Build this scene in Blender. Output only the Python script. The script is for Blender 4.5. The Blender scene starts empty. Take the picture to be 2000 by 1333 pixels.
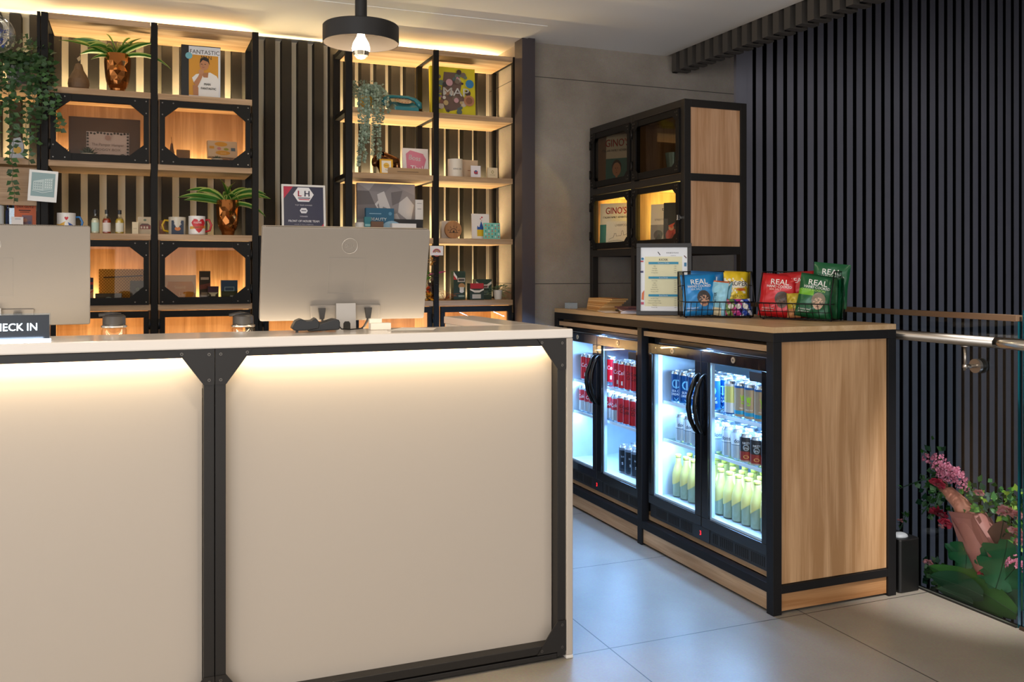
import bpy, bmesh, math, random
from mathutils import Vector, Matrix, Euler
random.seed(7)
sc = bpy.context.scene
C = bpy.context.collection
PI = math.pi

# ---------------------------------------------------------------- camera
F = 1779.0; EYE = 1.30; HOR = 531.0
YAW = math.atan(729 / 1779.0); SN, CS = math.sin(YAW), math.cos(YAW)
cam_d = bpy.data.cameras.new('camera'); cam = bpy.data.objects.new('camera', cam_d); C.objects.link(cam)
cam.location = (0, 0, EYE); cam.rotation_euler = (PI / 2, 0, -YAW)
cam_d.sensor_width = 36; cam_d.lens = F / 2000 * 36
cam_d.shift_y = -(666.5 - HOR) / 2000; cam_d.clip_start = .05
sc.camera = cam
# ---------------------------------------------------------------- look
sc.view_settings.view_transform = 'Standard'; sc.view_settings.look = 'None'
sc.view_settings.gamma = 1; sc.view_settings.use_curve_mapping = False
sc.view_settings.exposure = 0.40
sc.cycles.max_bounces = 7; sc.cycles.transparent_max_bounces = 12
sc.cycles.diffuse_bounces = 3; sc.cycles.glossy_bounces = 3
sc.cycles.sample_clamp_indirect = 4; sc.cycles.caustics_reflective = False; sc.cycles.caustics_refractive = False
w = bpy.data.worlds.new('world'); sc.world = w; w.use_nodes = True
w.node_tree.nodes['Background'].inputs[0].default_value = (1, .95, .90, 1)
w.node_tree.nodes['Background'].inputs[1].default_value = 1.4
WARM = (1, .76, .40); SOFT = (1, .84, .64); COOL = (.28, .54, 1)

def light(kind, name, loc, e, col, size=.1, rot=(0, 0, 0), sy=None, **k):
    d = bpy.data.lights.new(name, kind); d.energy = e; d.color = col
    if kind == 'AREA':
        d.size = size
        if sy: d.shape = 'RECTANGLE'; d.size_y = sy
    elif kind in ('POINT', 'SPOT'): d.shadow_soft_size = size
    for a, b in k.items(): setattr(d, a, b)
    o = bpy.data.objects.new(name, d); o.location = loc; o.rotation_euler = rot; C.objects.link(o); return o

# recessed ceiling downlights of the lobby (front of the counter and behind the viewer)
for i, (x, y, e) in enumerate([(-.75, 1.7, 22), (.55, 1.75, 30), (2.3, 1.3, 16), (-.5, .0, 20), (.45, -.25, 48), (-.2, 3.9, 5), (1.75, 3.9, 4.5)]):
    light('SPOT', 'downlight', (x, y, 2.60), e * 1.5, SOFT, .05, (0, 0, 0), spot_size=math.radians(150), spot_blend=.9)
# daylight through the entrance glazing behind and left of the viewer
light('AREA', 'entrance_daylight', (-2.2, -2.6, 1.7), 60, (.78, .88, 1), 2.6, (math.radians(88), 0, math.radians(-38)), sy=2.2)

# ---------------------------------------------------------------- helpers
def ray(u, v):
    t = (u - 1000) / F
    return SN + CS * t, CS - SN * t, (HOR - v) / F
def P(u, v, X=None, Y=None, Z=None):
    dx, dy, dz = ray(u, v)
    d = X / dx if X is not None else Y / dy if Y is not None else (Z - EYE) / dz
    return Vector((dx * d, dy * d, EYE + dz * d))

def lin(h):
    if isinstance(h, str):
        c = [int(h[i:i + 2], 16) / 255 for i in (0, 2, 4)]
        return tuple(x / 12.92 if x <= .04045 else ((x + .055) / 1.055) ** 2.4 for x in c)
    return tuple(h)
MC = {}
def M(col, rough=.55, metal=0, emit=0, noise=0, coat=0, spec=.5):
    key = (col, rough, metal, emit, noise, coat, spec)
    if key in MC: return MC[key]
    m = bpy.data.materials.new('m_%d' % len(MC)); m.use_nodes = True
    nt = m.node_tree; b = nt.nodes['Principled BSDF']; c = lin(col) + (1,)
    b.inputs['Base Color'].default_value = c; b.inputs['Roughness'].default_value = rough
    b.inputs['Metallic'].default_value = metal; b.inputs['Coat Weight'].default_value = coat
    b.inputs['Specular IOR Level'].default_value = spec
    if emit: b.inputs['Emission Color'].default_value = c; b.inputs['Emission Strength'].default_value = emit
    if noise:
        tc = nt.nodes.new('ShaderNodeTexCoord'); n = nt.nodes.new('ShaderNodeTexNoise'); n.inputs['Scale'].default_value = 14
        n.inputs['Detail'].default_value = 5
        mx = nt.nodes.new('ShaderNodeMix'); mx.data_type = 'RGBA'
        mx.inputs[6].default_value = tuple(x * (1 - noise) for x in c[:3]) + (1,)
        mx.inputs[7].default_value = tuple(min(1, x * (1 + noise)) for x in c[:3]) + (1,)
        nt.links.new(tc.outputs['Object'], n.inputs['Vector']); nt.links.new(n.outputs['Fac'], mx.inputs[0])
        nt.links.new(mx.outputs[2], b.inputs['Base Color'])
    MC[key] = m; return m
def glass(col=(1, 1, 1), refl=.08, rough=0.0, key=None):
    k = ('g', col, refl, rough)
    if k in MC: return MC[k]
    m = bpy.data.materials.new('glass_%d' % len(MC)); m.use_nodes = True; nt = m.node_tree
    for n in list(nt.nodes): nt.nodes.remove(n)
    o = nt.nodes.new('ShaderNodeOutputMaterial'); tr = nt.nodes.new('ShaderNodeBsdfTransparent'); g = nt.nodes.new('ShaderNodeBsdfGlossy')
    tr.inputs[0].default_value = tuple(col) + (1,); g.inputs['Roughness'].default_value = rough
    fr = nt.nodes.new('ShaderNodeLayerWeight'); fr.inputs[0].default_value = .5
    pw = nt.nodes.new('ShaderNodeMath'); pw.operation = 'POWER'; pw.inputs[1].default_value = 5; nt.links.new(fr.outputs['Facing'], pw.inputs[0])
    ml = nt.nodes.new('ShaderNodeMath'); ml.operation = 'MULTIPLY_ADD'; ml.inputs[1].default_value = .7; ml.inputs[2].default_value = refl * .5
    ml.use_clamp = True
    mx = nt.nodes.new('ShaderNodeMixShader')
    nt.links.new(pw.outputs[0], ml.inputs[0]); nt.links.new(ml.outputs[0], mx.inputs[0])
    nt.links.new(tr.outputs[0], mx.inputs[1]); nt.links.new(g.outputs[0], mx.inputs[2]); nt.links.new(mx.outputs[0], o.inputs[0])
    MC[k] = m; return m
def wood(axis='z', c1='CBAB89', c2='9E7D5A', rough=.5):
    k = ('w', axis, c1, c2, rough)
    if k in MC: return MC[k]
    m = bpy.data.materials.new('oak_' + axis); m.use_nodes = True; nt = m.node_tree; L = nt.links; b = nt.nodes['Principled BSDF']
    tc = nt.nodes.new('ShaderNodeTexCoord')
    def nz(sc_, scale, det, dist=0):
        mp = nt.nodes.new('ShaderNodeMapping'); s = [sc_[0]] * 3; s['xyz'.index(axis)] = sc_[1]
        mp.inputs['Scale'].default_value = s; n = nt.nodes.new('ShaderNodeTexNoise')
        n.inputs['Scale'].default_value = scale; n.inputs['Detail'].default_value = det; n.inputs['Distortion'].default_value = dist
        L.new(tc.outputs['Object'], mp.inputs[0]); L.new(mp.outputs[0], n.inputs['Vector']); return n
    a = nz((7, .55), 2.2, 6, .9); f = nz((90, 3), 2, 3)
    mx0 = nt.nodes.new('ShaderNodeMath'); mx0.operation = 'MULTIPLY_ADD'; mx0.inputs[1].default_value = .35
    L.new(f.outputs['Fac'], mx0.inputs[0]); L.new(a.outputs['Fac'], mx0.inputs[2])
    cr = nt.nodes.new('ShaderNodeValToRGB'); cr.color_ramp.elements[0].position = .42; cr.color_ramp.elements[1].position = .78
    cr.color_ramp.elements[0].color = lin(c1) + (1,); cr.color_ramp.elements[1].color = lin(c2) + (1,)
    L.new(mx0.outputs[0], cr.inputs[0]); L.new(cr.outputs[0], b.inputs['Base Color']); b.inputs['Roughness'].default_value = rough
    bp = nt.nodes.new('ShaderNodeBump'); bp.inputs['Strength'].default_value = .08; bp.inputs['Distance'].default_value = .002
    L.new(f.outputs['Fac'], bp.inputs['Height']); L.new(bp.outputs[0], b.inputs['Normal'])
    MC[k] = m; return m
def slab_mat(name, c1, c2, rough, lines, lw=.004, lc=(.05, .05, .05), nscale=1.6, spec=.5):
    """mottled stone/concrete with straight joints; lines = [(axis, offset, pitch)]"""
    m = bpy.data.materials.new(name); m.use_nodes = True; nt = m.node_tree; L = nt.links; b = nt.nodes['Principled BSDF']
    tc = nt.nodes.new('ShaderNodeTexCoord'); n = nt.nodes.new('ShaderNodeTexNoise'); n.inputs['Scale'].default_value = nscale
    n.inputs['Detail'].default_value = 8; n.inputs['Roughness'].default_value = .62; L.new(tc.outputs['Object'], n.inputs['Vector'])
    cr = nt.nodes.new('ShaderNodeValToRGB'); cr.color_ramp.elements[0].position = .3; cr.color_ramp.elements[1].position = .7
    cr.color_ramp.elements[0].color = lin(c1) + (1,); cr.color_ramp.elements[1].color = lin(c2) + (1,)
    L.new(n.outputs['Fac'], cr.inputs[0]); src = cr.outputs[0]
    n2 = nt.nodes.new('ShaderNodeTexNoise'); n2.inputs['Scale'].default_value = 140; n2.inputs['Detail'].default_value = 3
    L.new(tc.outputs['Object'], n2.inputs['Vector'])
    mm = nt.nodes.new('ShaderNodeMix'); mm.data_type = 'RGBA'; mm.blend_type = 'OVERLAY'; mm.inputs[0].default_value = .25
    L.new(src, mm.inputs[6]); L.new(n2.outputs['Color'], mm.inputs[7]); src = mm.outputs[2]
    sp = nt.nodes.new('ShaderNodeSeparateXYZ'); L.new(tc.outputs['Object'], sp.inputs[0])
    for ax, off, pitch in lines:
        def ma(op, a, bb):
            q = nt.nodes.new('ShaderNodeMath'); q.operation = op
            if hasattr(a, 'links'): L.new(a, q.inputs[0])
            else: q.inputs[0].default_value = a
            q.inputs[1].default_value = bb; return q.outputs[0]
        s = ma('ADD', sp.outputs['xyz'.index(ax)], -off + lw / 2 + pitch * 20)
        s = ma('DIVIDE', s, pitch); s = ma('FRACT', s, 0); s = ma('LESS_THAN', s, lw / pitch)
        mx = nt.nodes.new('ShaderNodeMix'); mx.data_type = 'RGBA'; L.new(s, mx.inputs[0]); L.new(src, mx.inputs[6])
        mx.inputs[7].default_value = lc + (1,); src = mx.outputs[2]
    L.new(src, b.inputs['Base Color']); b.inputs['Roughness'].default_value = rough; b.inputs['Specular IOR Level'].default_value = spec
    return m

TXT = {}
def text_data(s, bold=0, serif=0):
    k = s
    if k not in TXT:
        cu = bpy.data.curves.new('t', 'FONT'); cu.body = s; cu.size = 1; cu.resolution_u = 3; cu.offset = 0
        cu.align_x = 'CENTER'; o = bpy.data.objects.new('t', cu)
        me = bpy.data.meshes.new_from_object(o)
        vs = [v.co.copy() for v in me.vertices]; fs = [tuple(p.vertices) for p in me.polygons]
        TXT[k] = (vs, fs); bpy.data.objects.remove(o); bpy.data.meshes.remove(me); bpy.data.curves.remove(cu)
    return TXT[k]

class MB:
    def __init__(s, o=(0, 0, 0)): s.v = []; s.f = []; s.m = []; s.mats = []; s.o = Vector(o); s.sm = []; s.T = None
    def mi(s, mat):
        if mat not in s.mats: s.mats.append(mat)
        return s.mats.index(mat)
    def add(s, vs, fs, mat, smooth=False):
        n = len(s.v); i = s.mi(mat)
        if s.T is not None: vs = [s.T @ Vector(v) for v in vs]
        s.v += [tuple(v) for v in vs]; s.f += [tuple(n + a for a in f) for f in fs]
        s.m += [i] * len(fs); s.sm += [smooth] * len(fs); return s
    def box(s, x0, y0, z0, x1, y1, z1, mat):
        vs = [(x, y, z) for z in (z0, z1) for y in (y0, y1) for x in (x0, x1)]
        return s.add(vs, [(0, 2, 3, 1), (4, 5, 7, 6), (0, 1, 5, 4), (2, 6, 7, 3), (0, 4, 6, 2), (1, 3, 7, 5)], mat)
    def tube(s, pts, r, mat, n=8, closed=False, smooth=True, cap=True):
        pts = [Vector(p) for p in pts]; rs = r if isinstance(r, (list, tuple)) else [r] * len(pts); vs = []; N = len(pts)
        up = Vector((0, 0, 1)); prev = None
        for i, p in enumerate(pts):
            if closed: t = pts[(i + 1) % N] - pts[i - 1]
            else: t = pts[min(i + 1, N - 1)] - pts[max(i - 1, 0)]
            t.normalize()
            if prev is None:
                a = t.cross(up)
                if a.length < .05: a = t.cross(Vector((1, 0, 0)))
            else: a = prev - t * prev.dot(t)
            a.normalize(); prev = a; b = t.cross(a)
            vs += [p + (a * math.cos(2 * PI * k / n) + b * math.sin(2 * PI * k / n)) * rs[i] for k in range(n)]
        fs = []
        for i in range(N if closed else N - 1):
            j = (i + 1) % N
            fs += [(i * n + k, i * n + (k + 1) % n, j * n + (k + 1) % n, j * n + k) for k in range(n)]
        if not closed and cap: fs += [tuple(range(n))[::-1], tuple((N - 1) * n + k for k in range(n))]
        return s.add(vs, fs, mat, smooth)
    def lathe(s, prof, mat, c=(0, 0, 0), n=24, smooth=True, axis='z', mats=None, cap=True):
        """prof [(r, h)]; mats = optional list of material per segment"""
        vs = []; cx, cy, cz = c
        for r, h in prof:
            for k in range(n):
                a = 2 * PI * k / n; p = (r * math.cos(a), r * math.sin(a), h)
                if axis == 'y': p = (p[0], p[2], p[1])
                if axis == 'x': p = (p[2], p[0], p[1])
                vs.append((p[0] + cx, p[1] + cy, p[2] + cz))
        for i in range(len(prof) - 1):
            fs = [(k, (k + 1) % n, n + (k + 1) % n, n + k) for k in range(n)]
            s.add(vs[i * n:(i + 2) * n], fs, mats[i] if mats else mat, smooth)
        if cap and prof[0][0] > 1e-5: s.add(vs[:n], [tuple(range(n))[::-1]], mats[0] if mats else mat)
        if cap and prof[-1][0] > 1e-5: s.add(vs[-n:], [tuple(range(n))], mats[-1] if mats else mat)
        return s
    def prism(s, poly, t0, t1, mat, plane='xz'):
        """polygon extruded; plane xz -> along y, yz -> along x, xy -> along z"""
        def q(a, b, t): return (a, t, b) if plane == 'xz' else (t, a, b) if plane == 'yz' else (a, b, t)
        n = len(poly); vs = [q(a, b, t0) for a, b in poly] + [q(a, b, t1) for a, b in poly]
        return s.add(vs, [tuple(range(n)), tuple(range(2 * n - 1, n - 1, -1))] + [(i, n + i, n + (i + 1) % n, (i + 1) % n) for i in range(n)], mat)
    def poly(s, pts, mat): return s.add(pts, [tuple(range(len(pts)))], mat)
    def text(s, t, fn, size, mat, bold=0, sx=1.0):
        vs, fs = text_data(t)
        for d in ([0] if not bold else [-.012 * bold, .012 * bold, 0]):
            s.add([fn((v.x * sx + d) * size, (v.y + d * .6) * size) for v in vs], fs, mat)
        return s
    def sphere(s, c, r, mat, n=12, m=8, sc_=(1, 1, 1), smooth=True):
        prof = [(max(1e-6, math.sin(PI * i / m)) * r, -math.cos(PI * i / m) * r) for i in range(m + 1)]
        vs = [(c[0] + a * math.cos(2 * PI * k / n) * sc_[0], c[1] + a * math.sin(2 * PI * k / n) * sc_[1], c[2] + h * sc_[2]) for a, h in prof for k in range(n)]
        return s.add(vs, [(i * n + k, i * n + (k + 1) % n, (i + 1) * n + (k + 1) % n, (i + 1) * n + k) for i in range(m) for k in range(n)], mat, smooth)
    def build(s, name, parent=None, bev=0, fix=True):
        me = bpy.data.meshes.new(name); o = s.o
        me.from_pydata([(v[0] - o.x, v[1] - o.y, v[2] - o.z) for v in s.v], [], s.f)
        for m in s.mats: me.materials.append(m)
        me.polygons.foreach_set('material_index', s.m); me.polygons.foreach_set('use_smooth', s.sm)
        if fix:
            b = bmesh.new(); b.from_mesh(me)
            bmesh.ops.recalc_face_normals(b, faces=b.faces); b.to_mesh(me); b.free()
        me.update(); ob = bpy.data.objects.new(name, me); C.objects.link(ob)
        if parent: ob.parent = parent
        else: ob.location = o
        if bev:
            q = ob.modifiers.new('bevel', 'BEVEL'); q.width = bev; q.segments = 2; q.limit_method = 'ANGLE'
        return ob

def tag(o, label=None, cat=None, group=None, kind=None):
    if label: o['label'] = label
    if cat: o['category'] = cat
    if group: o['group'] = group
    if kind: o['kind'] = kind
    return o
def thing(name, label, cat, loc=(0, 0, 0), rz=0, group=None, rx=0):
    o = bpy.data.objects.new(name, None); C.objects.link(o); o.location = loc; o.rotation_euler = (rx, 0, rz)
    o.empty_display_size = .05; return tag(o, label, cat, group)
def struct(o, ): o['kind'] = 'structure'; return o
def copy_tree(o, parent=None):
    c = o.copy(); C.objects.link(c)
    if parent: c.parent = parent
    for ch in list(o.children): copy_tree(ch, c)
    return c

def decorate(mb, w, h, elems, y=0.0, step=.0003):
    """printing on a face: local x right (0..w), z up (0..h), facing -y. All element numbers are fractions of w/h."""
    k = 1
    for e in elems:
        d = y - step * k; k += 1; t = e[0]
        X = lambda a: a * w - w / 2
        if t == 'r': x, z, ww, hh, c = e[1:6]; mb.poly([(X(x), d, z * h), (X(x + ww), d, z * h), (X(x + ww), d, (z + hh) * h), (X(x), d, (z + hh) * h)], M(c))
        elif t == 'c':
            x, z, r, c = e[1:5]; ax = e[5] if len(e) > 5 else 1
            mb.poly([(X(x) + r * h * ax * math.cos(a * PI / 12), d, z * h + r * h * math.sin(a * PI / 12)) for a in range(24)], M(c))
        elif t == 'p': mb.poly([(X(a), d, b * h) for a, b in e[1]], M(e[2]))
        elif t == 'l':
            for a, b in zip(e[1][:-1], e[1][1:]):
                p, q = Vector((X(a[0]), 0, a[1] * h)), Vector((X(b[0]), 0, b[1] * h)); n = (q - p).normalized().cross(Vector((0, 1, 0))) * e[2] * h / 2
                mb.poly([(v.x, d, v.z) for v in (p + n, q + n, q - n, p - n)], M(e[3]))
        elif t == 't':
            s, x, z, size, c = e[1:6]; bold = e[6] if len(e) > 6 else 0; sx = e[7] if len(e) > 7 else 1; rot = e[8] if len(e) > 8 else 0
            cr, sr = math.cos(rot), math.sin(rot)
            mb.text(s, lambda a, b: (X(x) + a * cr - b * sr, d, z * h + a * sr + b * cr), size * h, M(c), bold, sx)
def flat(name, label, cat, loc, w, h, th, col, elems=(), rx=0, rz=0, group=None, parent=None, side=None, rough=.5, bev=0):
    mb = MB(); mb.box(-w / 2, 0, 0, w / 2, th, h, M(col, rough) if isinstance(col, (str, tuple)) else col)
    if side: mb.box(-w / 2 - .0004, .0004, -.0002, w / 2 + .0004, th - .0004, h + .0003, M(side))
    decorate(mb, w, h, elems); o = mb.build(name, parent, bev, fix=False)
    o.location = loc; o.rotation_euler = (rx, 0, rz)
    if label or group: tag(o, label, cat, group)
    return o
def sh(u0, u1, v0, z, Y):
    """centre x, width, height of an item standing at depth Y on a shelf of height z"""
    a = P(u0, 500, Y=Y); b = P(u1, 500, Y=Y); t = P((u0 + u1) / 2, v0, Y=Y)
    return (a.x + b.x) / 2, b.x - a.x, t.z - z
def item(name, label, cat, u0, u1, v0, z, Y, th, col, elems=(), lean=0, rz=0, **k):
    x, w_, h = sh(u0, u1, v0, z, Y)
    return flat(name, label, cat, (x, Y, z + .0006), w_, h / math.cos(lean), th, col, elems, -lean, rz, **k)

STEEL = M('0F0C0A', .55, 0, spec=.22); BLACK = M('0B0B0C', .35); OAKX = wood('x'); OAKY = wood('y'); OAKZ = wood('z')
SCREW = M('6A6560', .35, .9); CHROME = M('B8B4AE', .25, 1); STAIN = M('A8A097', .32, 1); WHITE = M('ECE6DF', .45); LED = M((1, .70, .36), .5, 0, 9)
SMOKE = glass((.90, .84, .77), .05); CLEAR = glass((.97, .99, .98), .05)
# ================================================================ SETTING
FY, FX = 2.779, .8388
m_floor = slab_mat('floor_tile', '7C766D', '918A80', .36, [('x', 1.503, FX), ('y', FY, .806)], .0045, (.03, .03, .032), 1.3, .45)
m_conc = slab_mat('concrete_panel', '7C7267', 'A2978B', .7, [('z', 2.424, 1.194)], .004, (.03, .028, .025), 1.9)
m_ceil = M('EDEAE6', .9); m_slat = M('1A1714', .7, noise=.12, spec=.25); m_slat2 = M('8B8890', .8, noise=.06, spec=.2); m_blk = M('040405', .95, spec=.1)
mb = MB(); mb.box(-4.5, -4, -.12, 2.985, 5.4, 0, m_floor); struct(mb.build('floor'))
mb = MB(); mb.box(-4.5, -4, 2.62, 2.99, 5.4, 2.74, m_ceil); struct(mb.build('ceiling'))
mb = MB(); mb.box(-4.5, 4.45, 2.617, 2.03, 4.83, 2.622, m_ceil); struct(mb.build('trim_1'))
mb = MB(); mb.box(-4.5, 5.33, 0, 2.03, 5.4, 2.62, M('E6DCC8', .8))
x = .658 - 34 * .0905
while x < 2.0:
    mb.box(x, 5.25, 0, x + .053, 5.335, 2.612, m_slat); x += .0905
struct(mb.build('wall_back'))
mb = MB(); mb.box(2.03, 4.8, -.1, 3.50, 5.4, 3.4, m_conc); struct(mb.build('wall_back_right'))
mb = MB(); mb.box(1.996, 4.72, 0, 2.075, 4.83, 2.62, M('3A3236', .55)); mb.box(2.026, 4.83, 0, 2.075, 4.86, 2.62, M('3A3236', .55)); struct(mb.build('trim_2'))
# stair void with its battened wall
mb = MB(); mb.box(3.50, 4.86, -2.6, 6.7, 5.0, 3.4, m_blk); mb.box(3.484, 4.775, -2.6, 3.562, 4.86, 3.4, m_slat2); mb.box(3.565, 4.78, -2.6, 3.612, 4.86, 3.4, m_slat2)
for k in range(37):
    mb.box(3.643 + .082 * k, 4.782, -2.6, 3.690 + .082 * k, 4.787, 3.4, m_slat2); mb.box(3.6435 + .082 * k, 4.787, -2.6, 3.6895 + .082 * k, 4.865, 3.4, m_blk)
struct(mb.build('wall_right'))
mb = MB(); mb.box(6.7, -4, -2.6, 6.8, 5, 3.4, m_slat2); struct(mb.build('wall_stair_side'))
mb = MB(); mb.box(3.2, .6, -2.6, 6.7, .7, 3.4, m_slat2); struct(mb.build('wall_light_block'))  # unseen wall added to keep world light off the battened wall
light('AREA', 'stair_light', (4.6, 1.2, -.9), 12, (.62, .76, 1), 1.6, (math.radians(90), 0, 0), sy=.5)
mb = MB(); mb.box(2.99, -4, 3.4, 6.8, 5, 3.5, m_blk); struct(mb.build('ceiling_stairwell'))
mb = MB(); mb.box(2.985, -4, -2.7, 6.8, 5, -2.6, M('2A2A2C', .7)); struct(mb.build('floor_stairwell'))
mb = MB(); mb.box(3.03, -4, 2.52, 3.06, 4.8, 3.4, m_blk)
for k in range(58):
    y = 4.745 - k * .0865; mb.box(2.992, y - .045, 2.512, 3.10, y, 2.735, M('443E38', .7))
struct(mb.build('trim_3'))
mb = MB(); mb.box(2.985, -4, -2.6, 3.0, 4.8, -.001, m_blk); struct(mb.build('trim_4'))

# ================================================================ RECEPTION COUNTER
FRM = M('1A1613', .45, .1, noise=.1); OPAL = M('B4A99D', .45); STONE = M('E2DAD2', .16, coat=.1)
cnt = thing('reception_counter', 'long white-topped reception counter with black steel frame and lit cream front panels', 'counter', (.2, 2.76, 0))
O = (.2, 2.76, 0)
mb = MB(O); mb.box(-2.0, 2.757, 1.077, 1.352, 3.035, 1.108, STONE); mb.build('worktop', cnt, .004)
mb = MB(O); mb.box(1.215, 3.036, 1.077, 1.352, 3.74, 1.108, STONE); mb.build('return_worktop', cnt, .004)
mb = MB(O); mb.box(1.3275, 2.757, 0.012, 1.352, 3.74, 1.0765, OPAL); mb.box(1.3265, 2.756, 0, 1.353, 3.741, .012, M('D8D2CA', .4)); mb.build('end_panel', cnt, .003)
mb = MB(O); mb.box(1.222, 3.04, .0, 1.238, 3.735, 1.076, WHITE); mb.build('inner_panel', cnt)
mb = MB(O); mb.box(.236, 2.805, .045, 1.294, 2.82, 1.077, OPAL); mb.build('front_panel', cnt)
mb = MB(O); mb.box(-1.6, 2.805, .045, .171, 2.82, 1.077, OPAL); mb.build('front_panel', cnt)
mb = MB(O); mb.box(-1.6, 2.79, .0, 1.326, 2.80, .045, M('0C0A09', .6)); mb.build('kick_board', cnt)
mb = MB(O)
for a, b in [(.173, .2025), (.2045, .234), (1.296, 1.3262), (-1.64, -1.61)]: mb.box(a, 2.762, .012, b, 2.806, 1.0765, FRM)
for a, b in [(.234, 1.296), (-1.61, .173)]:
    mb.box(a, 2.762, 1.053, b, 2.776, 1.0765, FRM); mb.box(a, 2.762, .028, b, 2.806, .055, FRM)
    mb.box(a, 2.764, .006, b, 2.79, .022, M('15110F', .5))
mb.build('steel_frame', cnt, .0015)
def gusset(cx, cz, sx, sz, parent=cnt, o=O, l=.105, y=2.758):
    mb = MB(o); mb.prism([(cx, cz), (cx + sx * l, cz), (cx + sx * .03, cz + sz * l * .98), (cx, cz + sz * l * .98)], y, y + .005, FRM)
    g = mb.build('corner_plate', parent, fix=True)
    for a, b in ((.015, .015), (l * .85, .012), (.015, l * .85)):
        mb = MB(o)
        mb.lathe([(.0045, y - .0022), (.0045, y + .001)], SCREW, (cx + sx * a, 0, cz + sz * b), 12, axis='y')
        mb.lathe([(.0022, y - .0028), (.0022, y - .002)], M('151210', .6), (cx + sx * a, 0, cz + sz * b), 8, axis='y')
        mb.build('screw', g)
    return g
for cx, sx in ((.2025, -1), (.2045, 1), (1.3262, -1)):
    gusset(cx, 1.0765, sx, -1); gusset(cx, .028, sx, 1)
mb = MB(O)
for a, b in [(.24, 1.29), (-1.6, .168)]: mb.box(a, 2.780, 1.0715, b, 2.790, 1.0765, M((1, .82, .58), .5, 0, 6))
mb.build('light_strip', cnt)
for a, b, e in [(.24, 1.29, 3.4), (-1.6, .168, 5.4)]:
    light('AREA', 'counter_led', ((a + b) / 2, 2.785, 1.0705), e * 1.15, (1, .78, .46), b - a, (math.radians(22), 0, 0), sy=.006)
mb = MB(O); mb.box(-1.9, 3.05, .90, 1.218, 3.72, .93, WHITE); mb.box(-1.9, 3.05, 0, 1.218, 3.07, .90, OPAL); mb.build('staff_desk', cnt)
mb = MB(O); mb.box(-.6, 3.0362, 1.082, 1.19, 3.0392, 1.092, M((1, .84, .62), .5, 0, 2)); mb.build('light_strip', cnt)  # glowing strip added behind the slab, goes with the monitor fill lamp
light('AREA', 'monitor_fill', (.25, 3.044, 1.084), 1.6, (1, .84, .62), 1.7, (math.radians(180 - 25), 0, 0), sy=.008)  # added fill lamp, warms the lower backs of the monitors

# ================================================================ SHELVING
LV = [.79, 1.138, 1.487, 1.836, 2.187, 2.537]; YF, YB = 4.85, 5.20
HW = M('14110F', .4, .5)
def door(parent, o, x0, x1, z0, z1, y, gus=True, hinge='l', fr=.024, axis='x', pane=SMOKE, top=.032, bot=.036, wl=.066):
    """glazed steel door; axis 'x' = door in the xz plane facing -y; 'y' = in the yz plane facing -x (x0,x1 are then y values)"""
    def B(mb, a0, t0, c0, a1, t1, c1, m):
        if axis == 'x': mb.box(a0, t0, c0, a1, t1, c1, m)
        else: mb.box(t0, a0, c0, t1, a1, c1, m)
    pl = 'xz' if axis == 'x' else 'yz'
    mb = MB(o); B(mb, x0, y, z0, x1, y + .02, z0 + bot, STEEL); B(mb, x0, y, z1 - top, x1, y + .02, z1, STEEL)
    B(mb, x0, y, z0 + bot, x0 + fr, y + .02, z1 - top, STEEL); B(mb, x1 - fr, y, z0 + bot, x1, y + .02, z1 - top, STEEL)
    d = mb.build('door', parent, .001)
    mb = MB(o); B(mb, x0 + fr, y + .008, z0 + bot, x1 - fr, y + .011, z1 - top, pane); mb.build('glass_pane', d)
    for cx, sx in ((x0, 1), (x1, -1)):
        for cz, sz, tt in ((z0, 1, bot), (z1, -1, top)):
            g = wl if gus else .02
            mb = MB(o); f2 = fr
            if gus:
                mb.prism([(cx, cz), (cx + sx * (g + f2), cz), (cx + sx * (g + f2), cz + sz * tt * .95), (cx + sx * (f2 + .001), cz + sz * (tt + g * .8)), (cx, cz + sz * (tt + g * .8))], y - .003, y, STEEL, pl)
                for a, b in ((.012, .014), (g * .95, .014), (.012, g * 1.1)):
                    c = (cx + sx * a, 0, cz + sz * b) if axis == 'x' else (0, cx + sx * a, cz + sz * b)
                    mb.lathe([(.0035, y - .0055), (.0035, y - .001)], SCREW, c, 8, axis='y' if axis == 'x' else 'x')
                mb.build('corner_plate', d)
    hx = x0 - .004 if hinge == 'l' else x1 + .004
    for hz in (z0 + .05, z1 - .09):
        mb = MB(o); p = (hx, y - .004) if axis == 'x' else (y - .004, hx)
        mb.tube([(p[0], p[1], hz), (p[0], p[1], hz + .05)], .0055, HW, 8); mb.build('hinge', d)
    return d
def led(x0, x1, z, e0, y=5.212, col=WARM, tilt=-12, wd=.012):
    return light('AREA', 'shelf_led', ((x0 + x1) / 2, y, z), e0 * 3.2, col, x1 - x0, (math.radians(180 + tilt), 0, 0), sy=wd)
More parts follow.
